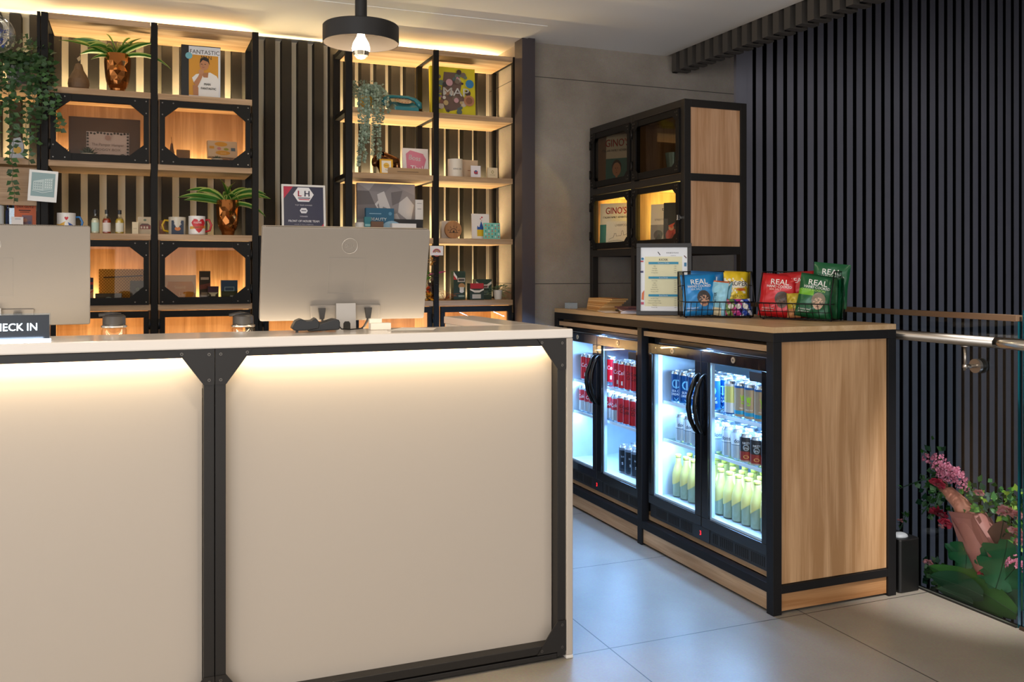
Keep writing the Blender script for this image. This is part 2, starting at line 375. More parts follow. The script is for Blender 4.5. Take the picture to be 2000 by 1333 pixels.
def unit(label, posts, bays, name='shelving_unit', z0=0.0, ztop=2.537, group='industrial shelving units in the lit alcove'):
    """bays: list of (x0, x1, shelves[list of z], cabs[list of (z0,z1,gus,hinge)])"""
    o = ((posts[0][0] + posts[-1][1]) / 2, 5.02, 0); t = thing(name, label, 'shelving', o)
    for a, b in posts:
        mb = MB(o); mb.box(a, YF, 0, b, YF + .03, ztop, STEEL); mb.box(a, YB - .028, 0, b, YB, ztop, STEEL)
        for z in [q for q in LV if q <= ztop + .01]: mb.box(a + .004, YF + .03, z - .028, b - .004, YB - .028, z - .002, STEEL)
        mb.build('post', t, .001)
    for x0, x1, shv, cabs in bays:
        for z in shv:
            mb = MB(o); mb.box(x0 + .001, YF + .004, z - .03, x1 - .001, YB, z, OAKX); mb.build('shelf_board', t, .0008)
            mb = MB(o); mb.box(x0 + .02, YB + .001, z - .012, x1 - .02, YB + .010, z - .002, M((1, .62, .26), .5, 0, 7)); mb.build('light_strip', t)
        for a, b, gus, hg in cabs:
            mb = MB(o); mb.box(x0 + .003, YB - .022, a, x1 - .003, YB - .008, b - .03, OAKZ)
            mb.box(x0 + .003, YF + .035, a, x0 + .014, YB - .022, b - .03, OAKZ); mb.box(x1 - .014, YF + .035, a, x1 - .003, YB - .022, b - .03, OAKZ)
            mb.box(x0 + .003, YF + .035, a, x1 - .003, YB - .022, a + .003, OAKX); mb.build('cabinet_box', t)
            mb = MB(o); mb.box(x0 + .02, YB - .034, a + .004, x1 - .02, YB - .026, a + .010, M((1, .60, .22), .5, 0, 6)); mb.build('light_strip', t)
            door(t, o, x0 + .010, x1 - .010, a - .002, b - .033, YF - .004, gus, hg)
    return t
SA = unit('tall black steel and oak shelving unit left of the upright dark slats', [(-.43, -.40), (.056, .087), (.542, .573)],
    [(-.40, .056, LV[1:], [(LV[3], LV[4], True, 'l'), (LV[1], LV[2], True, 'l'), (LV[0], LV[1], False, 'r')]),
     (.087, .542, LV[1:], [(LV[3], LV[4], True, 'r'), (LV[1], LV[2], True, 'r'), (LV[0], LV[1], False, 'l')])])
SB = unit('tall black steel and oak open shelving unit next to the concrete wall', [(1.025, 1.062), (1.517, 1.548), (1.995, 2.019)],
    [(1.062, 1.517, LV[1:], [(LV[0], LV[1], False, 'r')]), (1.548, 1.995, LV[1:], [(LV[0], LV[1], False, 'r')])])
SM = unit('low glazed cabinet shelving behind the right monitor, between the two tall units', [(.576, .59), (1.008, 1.022)],
    [(.59, 1.008, LV[1:3], [(LV[1], LV[2], True, 'l'), (LV[0], LV[1], False, 'l')])], ztop=1.487)
SC = unit('oak shelving unit at the far left behind the trailing ivy', [(-1.02, -.99), (-.447, -.433)],
    [(-.99, -.447, LV[1:5], [])])
# oak valance hanging under the far-left shelf
mb = MB((-.72, 4.9, 1.66)); mb.box(-.99, 4.88, 1.615, -.45, 4.895, 1.795, OAKX); v_ = mb.build('drawer_front', None, .001); v_.parent = SC; v_.location = v_.location if False else (Vector((-.72, 4.9, 1.66)) - Vector(SC.location))
# warm LED runs
for x0, x1 in [(-.38, .04), (.10, .53), (1.08, 1.5), (1.57, 1.98)]:
    led(x0, x1, 2.545, 1.3, tilt=0, col=(1, .66, .28))
for x0, x1 in [(-.38, .04), (.10, .53)]:
    led(x0, x1, LV[4] + .004, 1.1); led(x0, x1, LV[2] + .004, .12)
    for z, e in ((LV[3], 1.9), (LV[1], 1.9), (LV[0], 4.5)):
        light('AREA', 'cabinet_led', ((x0 + x1) / 2, 5.150, z + .012), e, (1, .80, .44), x1 - x0 - .03, (math.radians(180 + 14), 0, 0), sy=.01)
for x0, x1 in [(1.08, 1.5), (1.57, 1.98)]:
    for z in (LV[4], LV[3], LV[2], LV[1]): led(x0, x1, z + .004, 1.25)
    light('AREA', 'cabinet_led', ((x0 + x1) / 2, 5.150, LV[0] + .012), 4.5, (1, .80, .44), x1 - x0 - .03, (math.radians(180 + 14), 0, 0), sy=.01)
led(-.95, -.47, LV[4] + .004, 1.0); led(-.95, -.47, LV[3] + .004, .7); led(-.95, -.47, LV[1] + .004, .2)
light('AREA', 'cabinet_led', (.80, 5.150, LV[1] + .012), 1.2, (1, .80, .44), .36, (math.radians(194), 0, 0), sy=.01)
light('AREA', 'cabinet_led', (.80, 5.150, LV[0] + .012), 4.2, (1, .80, .44), .36, (math.radians(194), 0, 0), sy=.01)
# ================================================================ ON THE COUNTER
SHELL = M('8A8279', .45); 
def monitor(label, loc, rz, tilt, cab=True):
    t = thing('monitor', label, 'computer monitor', loc, rz)
    W, H_ = .560, .318
    tr = Matrix.Rotation(math.radians(tilt), 4, 'X')
    def mk(): m = MB(); m.T = tr; return m
    mb = mk(); mb.prism([(-W / 2 + .004, 0), (W / 2 - .004, 0), (W / 2, .004), (W / 2, H_ - .004), (W / 2 - .004, H_), (-W / 2 + .004, H_), (-W / 2, H_ - .004), (-W / 2, .004)], 0, .030, SHELL)
    mb.prism([(-.115, .0), (.115, .0), (.12, .055), (-.12, .055)], -.008, 0, SHELL); mb.build('back_shell', t, .004)
    mb = mk(); mb.box(-W / 2 + .004, .0302, .012, W / 2 - .004, .032, H_ - .004, M('0A0A0C', .2)); mb.build('screen', t)
    mb = mk()
    for k in range(110): x = -W / 2 + .012 + k * .0049; mb.box(x, .003, H_ - .0004, x + .0026, .011, H_ + .0008, M('30343A', .6))
    mb.build('vent_slots', t)
    mb = mk(); lx, lz = .004, .258
    ring = [(lx + .026 * math.cos(a * PI / 20), -.0006, lz + .026 * math.sin(a * PI / 20)) for a in range(40)]
    mb.tube(ring, .0008, M('DDD6CC', .25, .6), 6, closed=True)
    mb.text('DELL', lambda a, b: (lx + a, -.0007, lz - .0055 + b), .0155, M('DDD6CC', .3, .5), 1); mb.build('logo', t)
    mb = mk(); q = [(-.062, -.0004, .095), (.062, -.0004, .095), (.062, -.0004, .215), (-.062, -.0004, .215)]
    mb.tube(q, .0006, M('A59E95', .6), 5, closed=True); mb.build('mount_seam', t)
    # stand
    m_st = M('A7A19A', .35, .7); y0 = .018
    mb = MB(); zb = -loc[2] + .9305
    mb.prism([(-.036, .058), (.030, .058), (.034, zb + .01), (-.034, zb + .01)], -.036, -.022, m_st); mb.box(-.034, -.022, .046, .028, .004, .057, m_st)
    mb.prism([(-.012, -.06), (.012, -.06), (.012, -.010), (.007, -.003), (-.007, -.003), (-.012, -.010)], -.0368, -.0362, M('1A1816', .6)); mb.build('stand_neck', t, .003)
    mb = MB(); mb.box(-.12, y0 - .09, zb, .12, y0 + .10, zb + .011, m_st); mb.build('stand_base', t, .004)
    mb = MB(); mb.prism([(-.115, .0), (.115, .0), (.115, .052), (-.115, .052)], .0, .012, M('9A9188', .5)); mb.build('port_cover', t)
    for cx, pts in ((-.082, [(-.082, -.027, .012), (-.080, -.027, -.004), (-.070, -.018, -.03), (-.02, .02, -.06), (0, .05, -.10)]), (.075, [(.075, -.027, .012), (.073, -.028, .0), (.062, -.026, -.022), (.040, -.010, -.045), (.0, .05, -.10)])):
        mb = MB(); mb.prism([(cx - .012, .042), (cx + .012, .042), (cx + .007, .006), (cx - .007, .006)], -.034, -.020, M('3A3632', .5))
        mb.tube(pts, .0042, M('4A443E', .5), 8); mb.build('cable', t)
    return t
a = P(514, 628, Y=3.08); b = P(822, 625, Y=3.08)
monitor('light grey computer monitor seen from behind, standing right of centre on the counter', ((a.x + b.x) / 2, 3.08, 1.136), 0, 14.5)
c_ = P(169, 636, Y=3.26); monitor('grey computer monitor at the left edge, standing behind the check in sign', (c_.x - .268, 3.23, c_.z + .004), math.radians(3), 9)

# illuminated sign
a = P(100, 665, Y=2.80); sg = thing('check_in_sign', 'small black light box sign with glowing white lettering on the counter', 'sign', (a.x - .12, 2.80, 1.1085), math.radians(1))
mb = MB(); mb.box(-.115, 0, .008, .115, .004, .073, M('0A1420', .3)); mb.build('sign_face', sg)
mb = MB(); mb.box(-.122, .001, .006, .117, .022, .077, glass((.85, .9, .95), .10)); mb.build('acrylic_block', sg)
mb = MB(); mb.box(-.122, -.004, 0, .118, .026, .0065, M((.72, .86, 1), .3, 0, 3.0)); mb.build('light_base', sg, .001)
mb = MB(); mb.text('CHECK IN', lambda p, q: (.025 + p, -.0008, .031 + q), .0285, M((.80, .92, 1), .5, 0, 4), .5, .95); mb.build('lettering', sg)
light('AREA', 'sign_light', (a.x - .12, 2.79, 1.117), .12, (.65, .82, 1), .2, (math.radians(40), 0, 0), sy=.01)

def flask(label, u, v):
    p = P(u, v, Y=3.16); t = thing('water_bottle', label, 'bottle', (p.x, 3.16, .9305)); H_ = p.z - .9305
    r = .037
    mb = MB(); mb.lathe([(.030, 0), (r, .01), (r, H_ - .053), (r - .004, H_ - .046), (r - .002, H_ - .043), (r - .002, H_ - .036)], glass((.93, .88, .80), .12), n=28); mb.build('body', t)
    mb = MB(); mb.lathe([(r - .001, H_ - .046), (r + .0015, H_ - .044), (r + .0015, H_ - .040), (r - .001, H_ - .038)], M('B8B0A8', .25, .9), n=28); mb.build('ring', t)
    mb = MB(); mb.lathe([(.033, H_ - .037), (.034, H_ - .034), (.0335, H_ - .010), (.028, H_ - .005), (.0, H_ - .004)], M('2B2725', .45), n=28)
    mb.tube([(.02, 0, H_ - .006), (-.01, 0, H_ - .002), (-.045, -.002, H_ - .006)], [.006, .008, .005], M('2B2725', .4), 8); mb.build('lid', t)
    return t
flask('clear water bottle with black spouted lid, right of the left monitor', 223, 612)
flask('clear water bottle with black lid, just left of the right monitor', 475, 612)

# card terminal in its cradle
a = P(569, 640, Y=2.90)
ct = thing('card_terminal', 'black card payment terminal lying in a cradle on the counter', 'card terminal', (a.x + .002, 2.90, 1.1085), math.radians(-4))
BK = M('0B0B0D', .35)
mb = MB(); mb.prism([(0, .012), (.004, .022), (.012, .036), (.028, .043), (.045, .036), (.062, .037), (.074, .045), (.086, .030), (.082, .012), (.045, .006), (.01, .006)], 0, .07, BK); mb.build('terminal_body', ct, .002)
mb = MB(); mb.prism([(.048, .004), (.050, .014), (.132, .041), (.146, .038), (.150, .030), (.150, .010), (.145, .006), (.06, .002)], .004, .078, M('141416', .4)); mb.build('cradle', ct, .003)
mb = MB()
mb.box(.012, .004, 0, .020, .012, .008, BK); mb.build('foot', ct)
mb = MB(); mb.tube([(.150, .05, .02), (.16, .05, .006), (.19, .06, .003), (.22, .09, .003), (.24, .118, .003)], .0022, BK, 6); mb.build('cable', ct)
# white card box and paper
a = P(742, 650, Y=2.955)
cb = thing('card_holder', 'bright white card holder box beside the monitor stand on the counter', 'card holder', (a.x, 2.955, 1.1085))
mb = MB(); mb.box(-.034, -.015, 0, .034, .02, .022, M('FFF4E2', .4)); mb.build('box', cb, .001)
mb = MB(); mb.box(-.034, .004, .022, .008, .02, .036, M('FFF4E2', .4)); mb.build('card_stack', cb, .001)
a = P(800, 644, Y=2.93)
pp = MB((a.x, 2.93, 1.1083)); pp.poly([(a.x - .09, 2.88, 1.1086), (a.x + .06, 2.86, 1.1086), (a.x + .10, 2.95, 1.1094), (a.x + .0, 3.02, 1.1096)], M('FFF7EC', .5)); pp.poly([(a.x - .09, 2.88, 1.1082), (a.x + .06, 2.86, 1.1082), (a.x + .10, 2.95, 1.109), (a.x + .0, 3.02, 1.1092)], M('FFF7EC', .5))
tag(pp.build('paper_sheet'), 'loose white paper sheet lying on the counter right of the card holder', 'paper')

# ================================================================ FRIDGE UNIT
UNI = M('121113', .55, .05, spec=.3); X0, X1, Y0, Y1 = 2.21, 2.815, 2.80, 4.75
o = (2.5, 3.77, 0)
fu = thing('drinks_counter', 'oak and black framed worktop unit housing the two drinks fridges', 'cabinet', o)
mb = MB(o); mb.box(X0, Y0, 1.068, X1, Y1, 1.09, wood('y', 'CDB08C', 'B8976E', .42)); mb.build('worktop', fu, .001)
for x in (X0, X1 - .04):
    for y in (Y0, 3.77, Y1 - .04):
        mb = MB(o); mb.box(x, y, 0, x + .04, y + .04, 1.033, UNI); mb.build('leg', fu, .0015)
mb = MB(o)
mb.box(X0, Y0, 1.033, X0 + .04, Y1, 1.0675, UNI); mb.box(X1 - .04, Y0, 1.033, X1, Y1, 1.0675, UNI)
for y in (Y0, Y1 - .04): mb.box(X0 + .04, y, 1.033, X1 - .04, y + .04, 1.0675, UNI)
mb.build('top_rail', fu, .0015)
mb = MB(o)
for a, b in ((Y0 + .04, 3.77), (3.81, Y1 - .04)): mb.box(X0 + .001, a, .079, X0 + .04, b, .115, UNI)
for y in (Y0, Y1 - .04): mb.box(X0 + .04, y + .001, .079, X1 - .04, y + .04, .110, UNI)
mb.build('bottom_rail', fu, .0015)
mb = MB(o); mb.box(X0 + .04, Y0 + .012, .112, X1 - .04, Y0 + .024, 1.033, wood('z', 'CBA47C', 'A27A52')); mb.build('side_panel', fu)
mb = MB(o); mb.box(X0 + .04, Y1 - .024, .112, X1 - .04, Y1 - .012, 1.033, OAKZ); mb.build('side_panel', fu)
mb = MB(o)
mb.box(X0 + .010, Y0 + .04, .010, X0 + .022, 3.77, .078, OAKY); mb.box(X0 + .010, 3.81, .010, X0 + .022, Y1 - .04, .078, OAKY); mb.box(X0 + .03, Y0 + .012, .010, X1 - .04, Y0 + .024, .078, wood('x', 'B98C60', '98693F'))
mb.build('plinth', fu)
mb = MB(o); mb.box(X0 + .012, Y0 + .04, .995, X1 - .02, Y1 - .04, 1.018, OAKY); mb.box(X0 + .045, Y0 + .04, .116, X1 - .02, Y1 - .04, .139, OAKY); mb.build('inner_board', fu)

DB = M('101012', .22, .1, coat=.4); LINER = M('D5DFE6', .38, .35, noise=.12)
ICE = (.62, .82, 1.0)
def fridge(label, y0, y1):
    o = (2.5, (y0 + y1) / 2, .141); t = thing('drinks_fridge', label, 'fridge', o); ym = (y0 + y1) / 2
    mb = MB(o); xs, xe = 2.268, 2.77; B_ = M('121214', .4)
    mb.box(xs, y0, .141, xe, y0 + .02, .985, B_); mb.box(xs, y1 - .02, .141, xe, y1, .985, B_); mb.box(xe - .02, y0 + .02, .141, xe, y1 - .02, .985, B_)
    mb.box(xs, y0 + .02, .965, xe - .02, y1 - .02, .985, B_); mb.box(xs + .005, y0 + .02, .141, xe - .02, y1 - .02, .235, B_); mb.build('body', t)
    mb = MB(o); mb.box(xs + .01, y1 - .026, .236, xe - .03, y1 - .0205, .963, LINER); mb.box(xs + .01, y0 + .0205, .236, xe - .03, y0 + .026, .963, LINER)
    mb.box(xe - .030, y0 + .026, .236, xe - .0205, y1 - .026, .963, LINER); mb.box(xs + .01, y0 + .026, .958, xe - .03, y1 - .026, .964, LINER); mb.box(xs + .01, y0 + .026, .2355, xe - .03, y1 - .026, .242, LINER); mb.build('liner', t)
    for z in (.687, .508):
        mb = MB(o); mb.box(2.305, y0 + .03, z - .006, 2.735, y1 - .03, z, glass((.86, .93, .97), .12)); mb.box(2.298, y0 + .03, z - .010, 2.305, y1 - .03, z + .004, M('DDEBF5', .3))
        mb.build('shelf', t)
    for ya in (ym - .012, y1 - .042, ):
        mb = MB(o); mb.box(2.272, ya, .245, 2.284, ya + .016, .955, M(ICE, .4, 0, 1.7)); mb.build('light_strip', t)
    for s, (da, db) in enumerate(((ym + .0025, y1 - .004), (y0 + .004, ym - .0025))):
        mb = MB(o); g0, g1 = (da + .046, db - .032) if s == 0 else (da + .030, db - .046)
        mb.box(2.23, da, .915, 2.262, db, .963, DB); mb.box(2.23, da, .208, 2.262, db, .250, DB); mb.box(2.23, da, .250, 2.262, g0, .915, DB); mb.box(2.23, g1, .250, 2.262, db, .915, DB)
        d = mb.build('door', t, .0015)
        mb = MB(o); mb.box(2.238, g0, .25, 2.242, g1, .915, glass((.95, .985, 1), .05)); mb.build('glass_pane', d)
        mb = MB(o); mb.box(2.2425, g1 - .012, .25, 2.258, g1, .915, M('C8DCEC', .3)); mb.box(2.2425, g0, .25, 2.258, g1 - .012, .260, M('C8DCEC', .3)); mb.build('door_spacer', d)
        yc = (g0 + g1) / 2
        mb = MB(o); mb.lathe([(.0125, 2.2275), (.0125, 2.2295)], M('C9B490', .3, .6), (0, yc, .941), 20, axis='x'); mb.lathe([(.005, 2.2268), (.005, 2.2274)], M('6B5A44', .4, .5), (0, yc, .941), 12, axis='x'); mb.build('lock_badge', d)
        hy = da + .022 if s == 0 else db - .022
        mb = MB(o); mb.tube([(2.230, hy, .862), (2.214, hy, .845), (2.200, hy + (.004 if s else -.004), .81), (2.185, hy, .765), (2.182, hy, .715), (2.192, hy, .665), (2.214, hy, .620), (2.230, hy, .603)], [.006, .009, .0105, .0115, .0115, .0105, .0085, .006], M('17140F', .18, .5), 10); mb.build('handle', d)
        if s == 1:
            mb = MB(o); mb.box(2.2372, g0 + .008, .868, 2.2378, g0 + .085, .905, M('26282B', .5)); mb.build('sticker', d)
    mb = MB(o); mb.box(2.243, y0 + .004, .142, 2.267, y1 - .004, .204, M('202225', .5)); 
    for a_, b_ in ((ym + .09, y1 - .05), (y0 + .03, ym - .06)):
        n_ = int((b_ - a_) / .013)
        for k in range(n_):
            if k % 8 == 7: continue
            y = a_ + k * .013; mb.box(2.2424, y, .154, 2.2431, y + .006, .194, M('060607', .8))
    mb.build('vent_grille', t)
    mb = MB(o); mb.box(2.2405, ym - .045, .146, 2.243, ym + .075, .202, M('191A1D', .3)); mb.build('control_panel', t)
    mb = MB(o); mb.text('3', lambda a_, b_: (2.2398, ym + .02 - a_, .165 + b_), .026, M((1, .05, .08), .5, 0, .8), 1); mb.build('temperature_digit', t)
    return t
fridge('nearer black two-door drinks fridge holding craft cans and lemonade bottles', 2.862, 3.747)
fridge('farther black two-door drinks fridge holding red cola cans, next to the counter end', 3.825, 4.705)
for y0, y1 in ((2.862, 3.747), (3.825, 4.705)):
    ym = (y0 + y1) / 2
    light('AREA', 'fridge_light', (2.31, ym, .952), 17.0, COOL, .80, (0, math.radians(16), math.radians(180) * 0), sy=.03).rotation_euler = (0, math.radians(24), 0)
    for z in (.672, .494):
        light('AREA', 'fridge_light', (2.34, ym, z), 6.0, COOL, .04, (0, math.radians(8), 0), sy=.78)
for l_ in bpy.data.objects:
    if l_.name.startswith('fridge_light') and l_.data.size == .80: l_.data.size = .04; l_.data.size_y = .80

TH0 = math.atan2(-.82, -.57)
def can_mb(h, r, body, bands=(), texts=(), top='C9CED2'):
    mb = MB(); T_ = M(top, .25, .9)
    z1, z2 = .008, h - .014
    lv = sorted(set([z1, z2] + [z1 + f * (z2 - z1) for b in bands for f in b[:2]]))
    prof = [(r * .78, 0), (r, z1)] + [(r, z) for z in lv[1:]] + [(r * .86, h - .003), (r * .86, h), (r * .80, h), (r * .78, h - .004), (0.0001, h - .004)]
    mats = [T_]
    for a, b in zip(lv[:-1], lv[1:]):
        f = ((a + b) / 2 - z1) / (z2 - z1); c = body
        for b0, b1, cc in bands:
            if b0 <= f <= b1: c = cc
        mats.append(M(c, .28, .35))
    mats += [T_] * 5
    mb.lathe(prof, None, n=18, mats=mats)
    for s, zf, size, col, bold, sx in texts:
        mb.text(s, lambda a, b: ((r + .0005) * math.cos(TH0 + a / r), (r + .0005) * math.sin(TH0 + a / r), z1 + zf * (z2 - z1) + b), size, M(col, .5), bold, sx)
    return mb
def proto(fn, name, cat='can'):
    ob = fn.build(name); return ob
CANS = {}
ORD = ['first', 'second', 'third', 'fourth', 'fifth', 'sixth', 'seventh']
def grid(kind, noun, place, group, ys, xs, z, cat='can', jit=.001):
    src = CANS[kind]
    for xi, x in enumerate(xs):
        for yi, y in enumerate(ys):
            c = src['o'] if not src['used'] else copy_tree(src['o']); src['used'] = True
            c.location = (x + random.uniform(-jit, jit), y + random.uniform(-jit, jit), z + .0005); c.rotation_euler = (0, 0, random.choice([-.25, 0, .1, .3, -.5]))
            row = ['front row', 'second row', 'third row', 'fourth row'][xi]
            tag(c, '%s %s from the left, %s, %s' % (ORD[yi], noun, row, place), cat, group)
def mk(kind, *a, **k): CANS[kind] = {'o': can_mb(*a, **k).build('drink_can'), 'used': False}
ring_ = lambda: None
mk('sea', .148, .033, '0F4F8F', [(.0, .06, '1E6FB0')], [('SEA OF', .34, .015, 'EAF6FF', 1, 1), ('DREAMS', .22, .015, 'EAF6FF', 1, 1), ('O', .48, .062, '7FD0F5', 0, 1), ('I', .47, .060, '9FDCF5', 0, 1), ('V', .02, .02, '7FD0F5', 0, 2)])
mk('lemon', .150, .034, 'E9EEF0', [(.38, .92, 'E6E38A'), (.0, .05, '2A5F9A')], [])
mk('beige', .150, .0325, 'B79B7C', [(.08, .20, '2F9FC4'), (.93, 1, '2A5F9A')], [('W', .50, .040, 'A8D92E', 1, .55), ('S', .42, .048, 'A8D92E', 1, .8), ('PALE ALE', .26, .008, 'F0F0E8', 1, 1)])
mk('silver', .130, .031, 'B9C6CE', [(.52, .97, 'E4EEF4'), (.50, .52, '3A5A70')], [('dons', .60, .024, '2A4A66', 1, .9)])
mk('dark', .122, .033, '3A3534', [(.06, .42, 'A23A30'), (.0, .06, 'B8A090')], [('NKEY', .72, .014, 'D8D8D8', 1, .9), ('O', .46, .036, 'A9B4BC', 0, 1), ('IPA', .52, .012, 'D8D8D8', 1, 1), ('O', .14, .02, 'E8B060', 1, 1.6)])
mk('cola', .146, .0295, 'D21F2E', [], [('Cola', .55, .030, 'F8E8EA', 1, .8), ('I', .12, .03, 'F3F3F3', 0, 3)])
mk('colaz', .146, .0295, 'C6202C', [], [('Coca', .60, .026, '1B0A0A', 1, .8), ('Cola', .40, .026, '1B0A0A', 1, .8)])
mk('diet', .146, .0295, 'C4CCD2', [(.44, .92, 'C92B38')], [('Coke', .56, .028, 'F4F4F4', 1, .8)])
mk('black', .146, .0295, '17181C', [(.9, 1, '5A6068')], [('s', .30, .028, 'E8ECF0', 0, 1), ('ice', .60, .016, 'A8B0B8', 1, 1)])
yr = lambda a, n, p: [a - p * i for i in range(n)]
# nearer fridge
grid('sea', 'dark blue beer can', 'top shelf of nearer fridge', 'dark blue cans', yr(3.660, 5, .070), (2.343, 2.413, 2.483), .687)
grid('lemon', 'white and yellow tall can', 'top shelf of nearer fridge', 'white and yellow cans', yr(3.240, 1, .071), (2.345, 2.416, 2.487), .687)
grid('beige', 'tan lime-lettered can', 'top shelf of nearer fridge', 'tan cans', yr(3.167, 4, .0675), (2.340, 2.408, 2.476), .687)
grid('silver', 'silver white can', 'middle shelf left side of nearer fridge', 'silver cans on the left', yr(3.63, 5, .067), (2.345, 2.412), .508)
grid('silver', 'silver white can', 'beside the nearer fridge centre light', 'silver cans right of the light', yr(3.265, 2, .068), (2.345, 2.413), .508)
grid('silver', 'silver white can', 'behind the dark cans of nearer fridge', 'silver cans behind the dark cans', yr(3.12, 4, .068), (2.50,), .508)
grid('dark', 'dark grey and red can', 'middle shelf of nearer fridge', 'dark grey cans', yr(3.122, 4, .069), (2.336, 2.408), .508)
# farther fridge
grid('cola', 'red white-lettered can', 'top left of farther fridge', 'red cans top left', yr(4.62, 4, .063), (2.345, 2.408), .687)
grid('cola', 'red white-lettered can', 'top shelf centre of farther fridge', 'red cans top centre', yr(4.235, 2, .063), (2.34, 2.403, 2.466, 2.529), .687)
grid('colaz', 'red black-lettered can', 'top shelf of farther fridge', 'black-lettered red cans, top', yr(4.109, 4, .063), (2.34, 2.403, 2.466, 2.529), .687)
grid('diet', 'silver and red can', 'middle left of farther fridge', 'silver and red cans left', yr(4.64, 6, .063), (2.345, 2.408), .508)
grid('diet', 'silver and red can', 'middle centre of farther fridge', 'silver and red cans centre', yr(4.25, 1, .063), (2.34, 2.403, 2.466), .508)
grid('colaz', 'red black-lettered can', 'middle shelf of farther fridge', 'black-lettered red cans, middle', yr(4.187, 5, .063), (2.34, 2.403, 2.466), .508)
grid('black', 'black white-lettered can', 'bottom of farther fridge', 'black cans', yr(4.22, 6, .063), (2.37, 2.433, 2.496, 2.559), .242)
# lemonade bottles
def lemon_bottle():
    t = thing('soda_bottle', 'x', 'bottle'); G = glass((.93, .96, .90), .10)
    mb = MB(); mb.lathe([(.024, 0), (.0275, .006), (.0275, .105), (.022, .130), (.0125, .160), (.0125, .185), (.0118, .190)], G, n=16); mb.build('glass_body', t)
    mb = MB(); mb.lathe([(.023, .003), (.0262, .007), (.0262, .104), (.021, .128), (.0001, .13)], M('A9B8A6', .15), n=16); mb.build('drink', t)
    mb = MB(); mb.lathe([(.0140, .186), (.0145, .196), (.011, .199), (.0001, .199)], M('D9D45A', .35), n=16); mb.build('cap', t)
    Y_ = M('D6C573', .5); mb = MB(); n = 24; vs = []
    for k in range(n):
        a = TH0 + 2 * PI * k / n; zl = .078 + .020 * math.sin(k / n * 2 * PI)
        for r, z in ((.0280, zl), (.0280, .105), (.0225, .131), (.0131, .160), (.0131, .183)): vs.append((r * math.cos(a), r * math.sin(a), z))
    fs = [(k * 5 + j, ((k + 1) % n) * 5 + j, ((k + 1) % n) * 5 + j + 1, k * 5 + j + 1) for k in range(n) for j in range(4)]
    mb.add(vs, fs, Y_, True)
    mb.build('label_sleeve', t)
    return t
CANS['bot'] = {'o': lemon_bottle(), 'used': False}
grid('bot', 'yellow-labelled bottle', 'behind left door of nearer fridge', 'yellow bottles, left door', yr(3.67, 5, .063), (2.35, 2.413, 2.476, 2.539), .242, 'bottle')
grid('bot', 'yellow-labelled bottle', 'behind right door of nearer fridge', 'yellow bottles, right door', yr(3.33, 7, .063), (2.35, 2.413, 2.476, 2.539), .242, 'bottle')

# ================================================================ WALL CABINET ON THE WORKTOP
XF, XB, YA, YZ = 2.437, 2.80, 3.752, 4.748; o = (2.6, 4.25, 1.0905)
CB = M('1D1916', .5, .1, noise=.1)
ca = thing('display_cabinet', 'tall black framed display cabinet with oak sides standing on the drinks worktop', 'cabinet', o)
for x in (XF, XB - .036):
    for y in (YA, 4.232, YZ - .036):
        mb = MB(o); mb.box(x, y, 1.0905, x + .036, y + .036, 2.137, CB); mb.build('leg', ca, .001)
for z0, z1 in ((2.10, 2.137), (1.742, 1.778), (1.386, 1.424)):
    mb = MB(o)
    for a, b in ((YA + .036, 4.232), (4.268, YZ - .036)):
        mb.box(XF, a, z0, XF + .036, b, z1, CB); mb.box(XB - .036, a, z0, XB, b, z1, CB)
    for y in (YA, YZ - .036): mb.box(XF + .036, y, z0, XB - .036, y + .036, z1, CB)
    mb.build('rail', ca, .001)
OC = wood('z', 'D8AC88', 'B5875F')
for z0, z1 in ((1.778, 2.10), (1.424, 1.742)):
    for y in (YA + .008, YZ - .020):
        mb = MB(o); mb.box(XF + .036, y, z0, XB - .036, y + .012, z1, OC); mb.build('side_panel', ca)
DK = M('2E2A27', .6)
mb = MB(o)
for a, b in ((YA + .036, 4.232), (4.268, YZ - .036)):
    for z in (1.424, 1.778): mb.box(XF + .030, a, z, XB - .037, b, z + .014, OAKY)
    for z in (1.728, 2.086): mb.box(XF + .036, a, z, XB - .037, b, z + .014, OAKY)
mb.box(XB - .05, YA + .036, 1.438, XB - .038, YZ - .036, 1.728, OAKZ); mb.box(XB - .05, YA + .036, 1.792, XB - .038, YZ - .036, 2.086, OAKZ)
mb.box(XF + .036, 4.236, 1.438, XB - .05, 4.264, 1.728, OAKZ); mb.box(XF + .036, 4.236, 1.792, XB - .05, 4.264, 2.086, OAKZ)
mb.build('inner_board', ca)
for a, b in ((YA + .034, 4.234), (4.266, YZ - .034)):
    for z0, z1 in ((1.784, 2.094), (1.430, 1.736)):
        door(ca, o, a, b, z0, z1, XF - .010, True, 'r', .030, axis='y', pane=glass((.62, .58, .52), .06) if z0 > 1.6 else glass((.92, .9, .84), .04), top=.030, bot=.034, wl=.028)
mb = MB(o); mb.box(XF - .028, YA + .018, 1.55, XF - .012, YA + .030, 1.575, CHROME); mb.box(XF - .012, YA + .020, 1.556, XF, YA + .028, 1.569, CHROME); mb.build('latch', ca, .001)
for a, b in ((YA + .05, 4.22), (4.28, YZ - .05)):
    light('AREA', 'display_led', (XB - .075, (a + b) / 2, 1.443), 6.0, (1, .84, .22), .012, (0, math.radians(180), 0), sy=b - a)
    mb = MB(o); mb.box(XB - .072, a, 1.4385, XB - .060, b, 1.4425, M((1, .74, .16), .5, 0, 5)); mb.build('light_strip', ca)

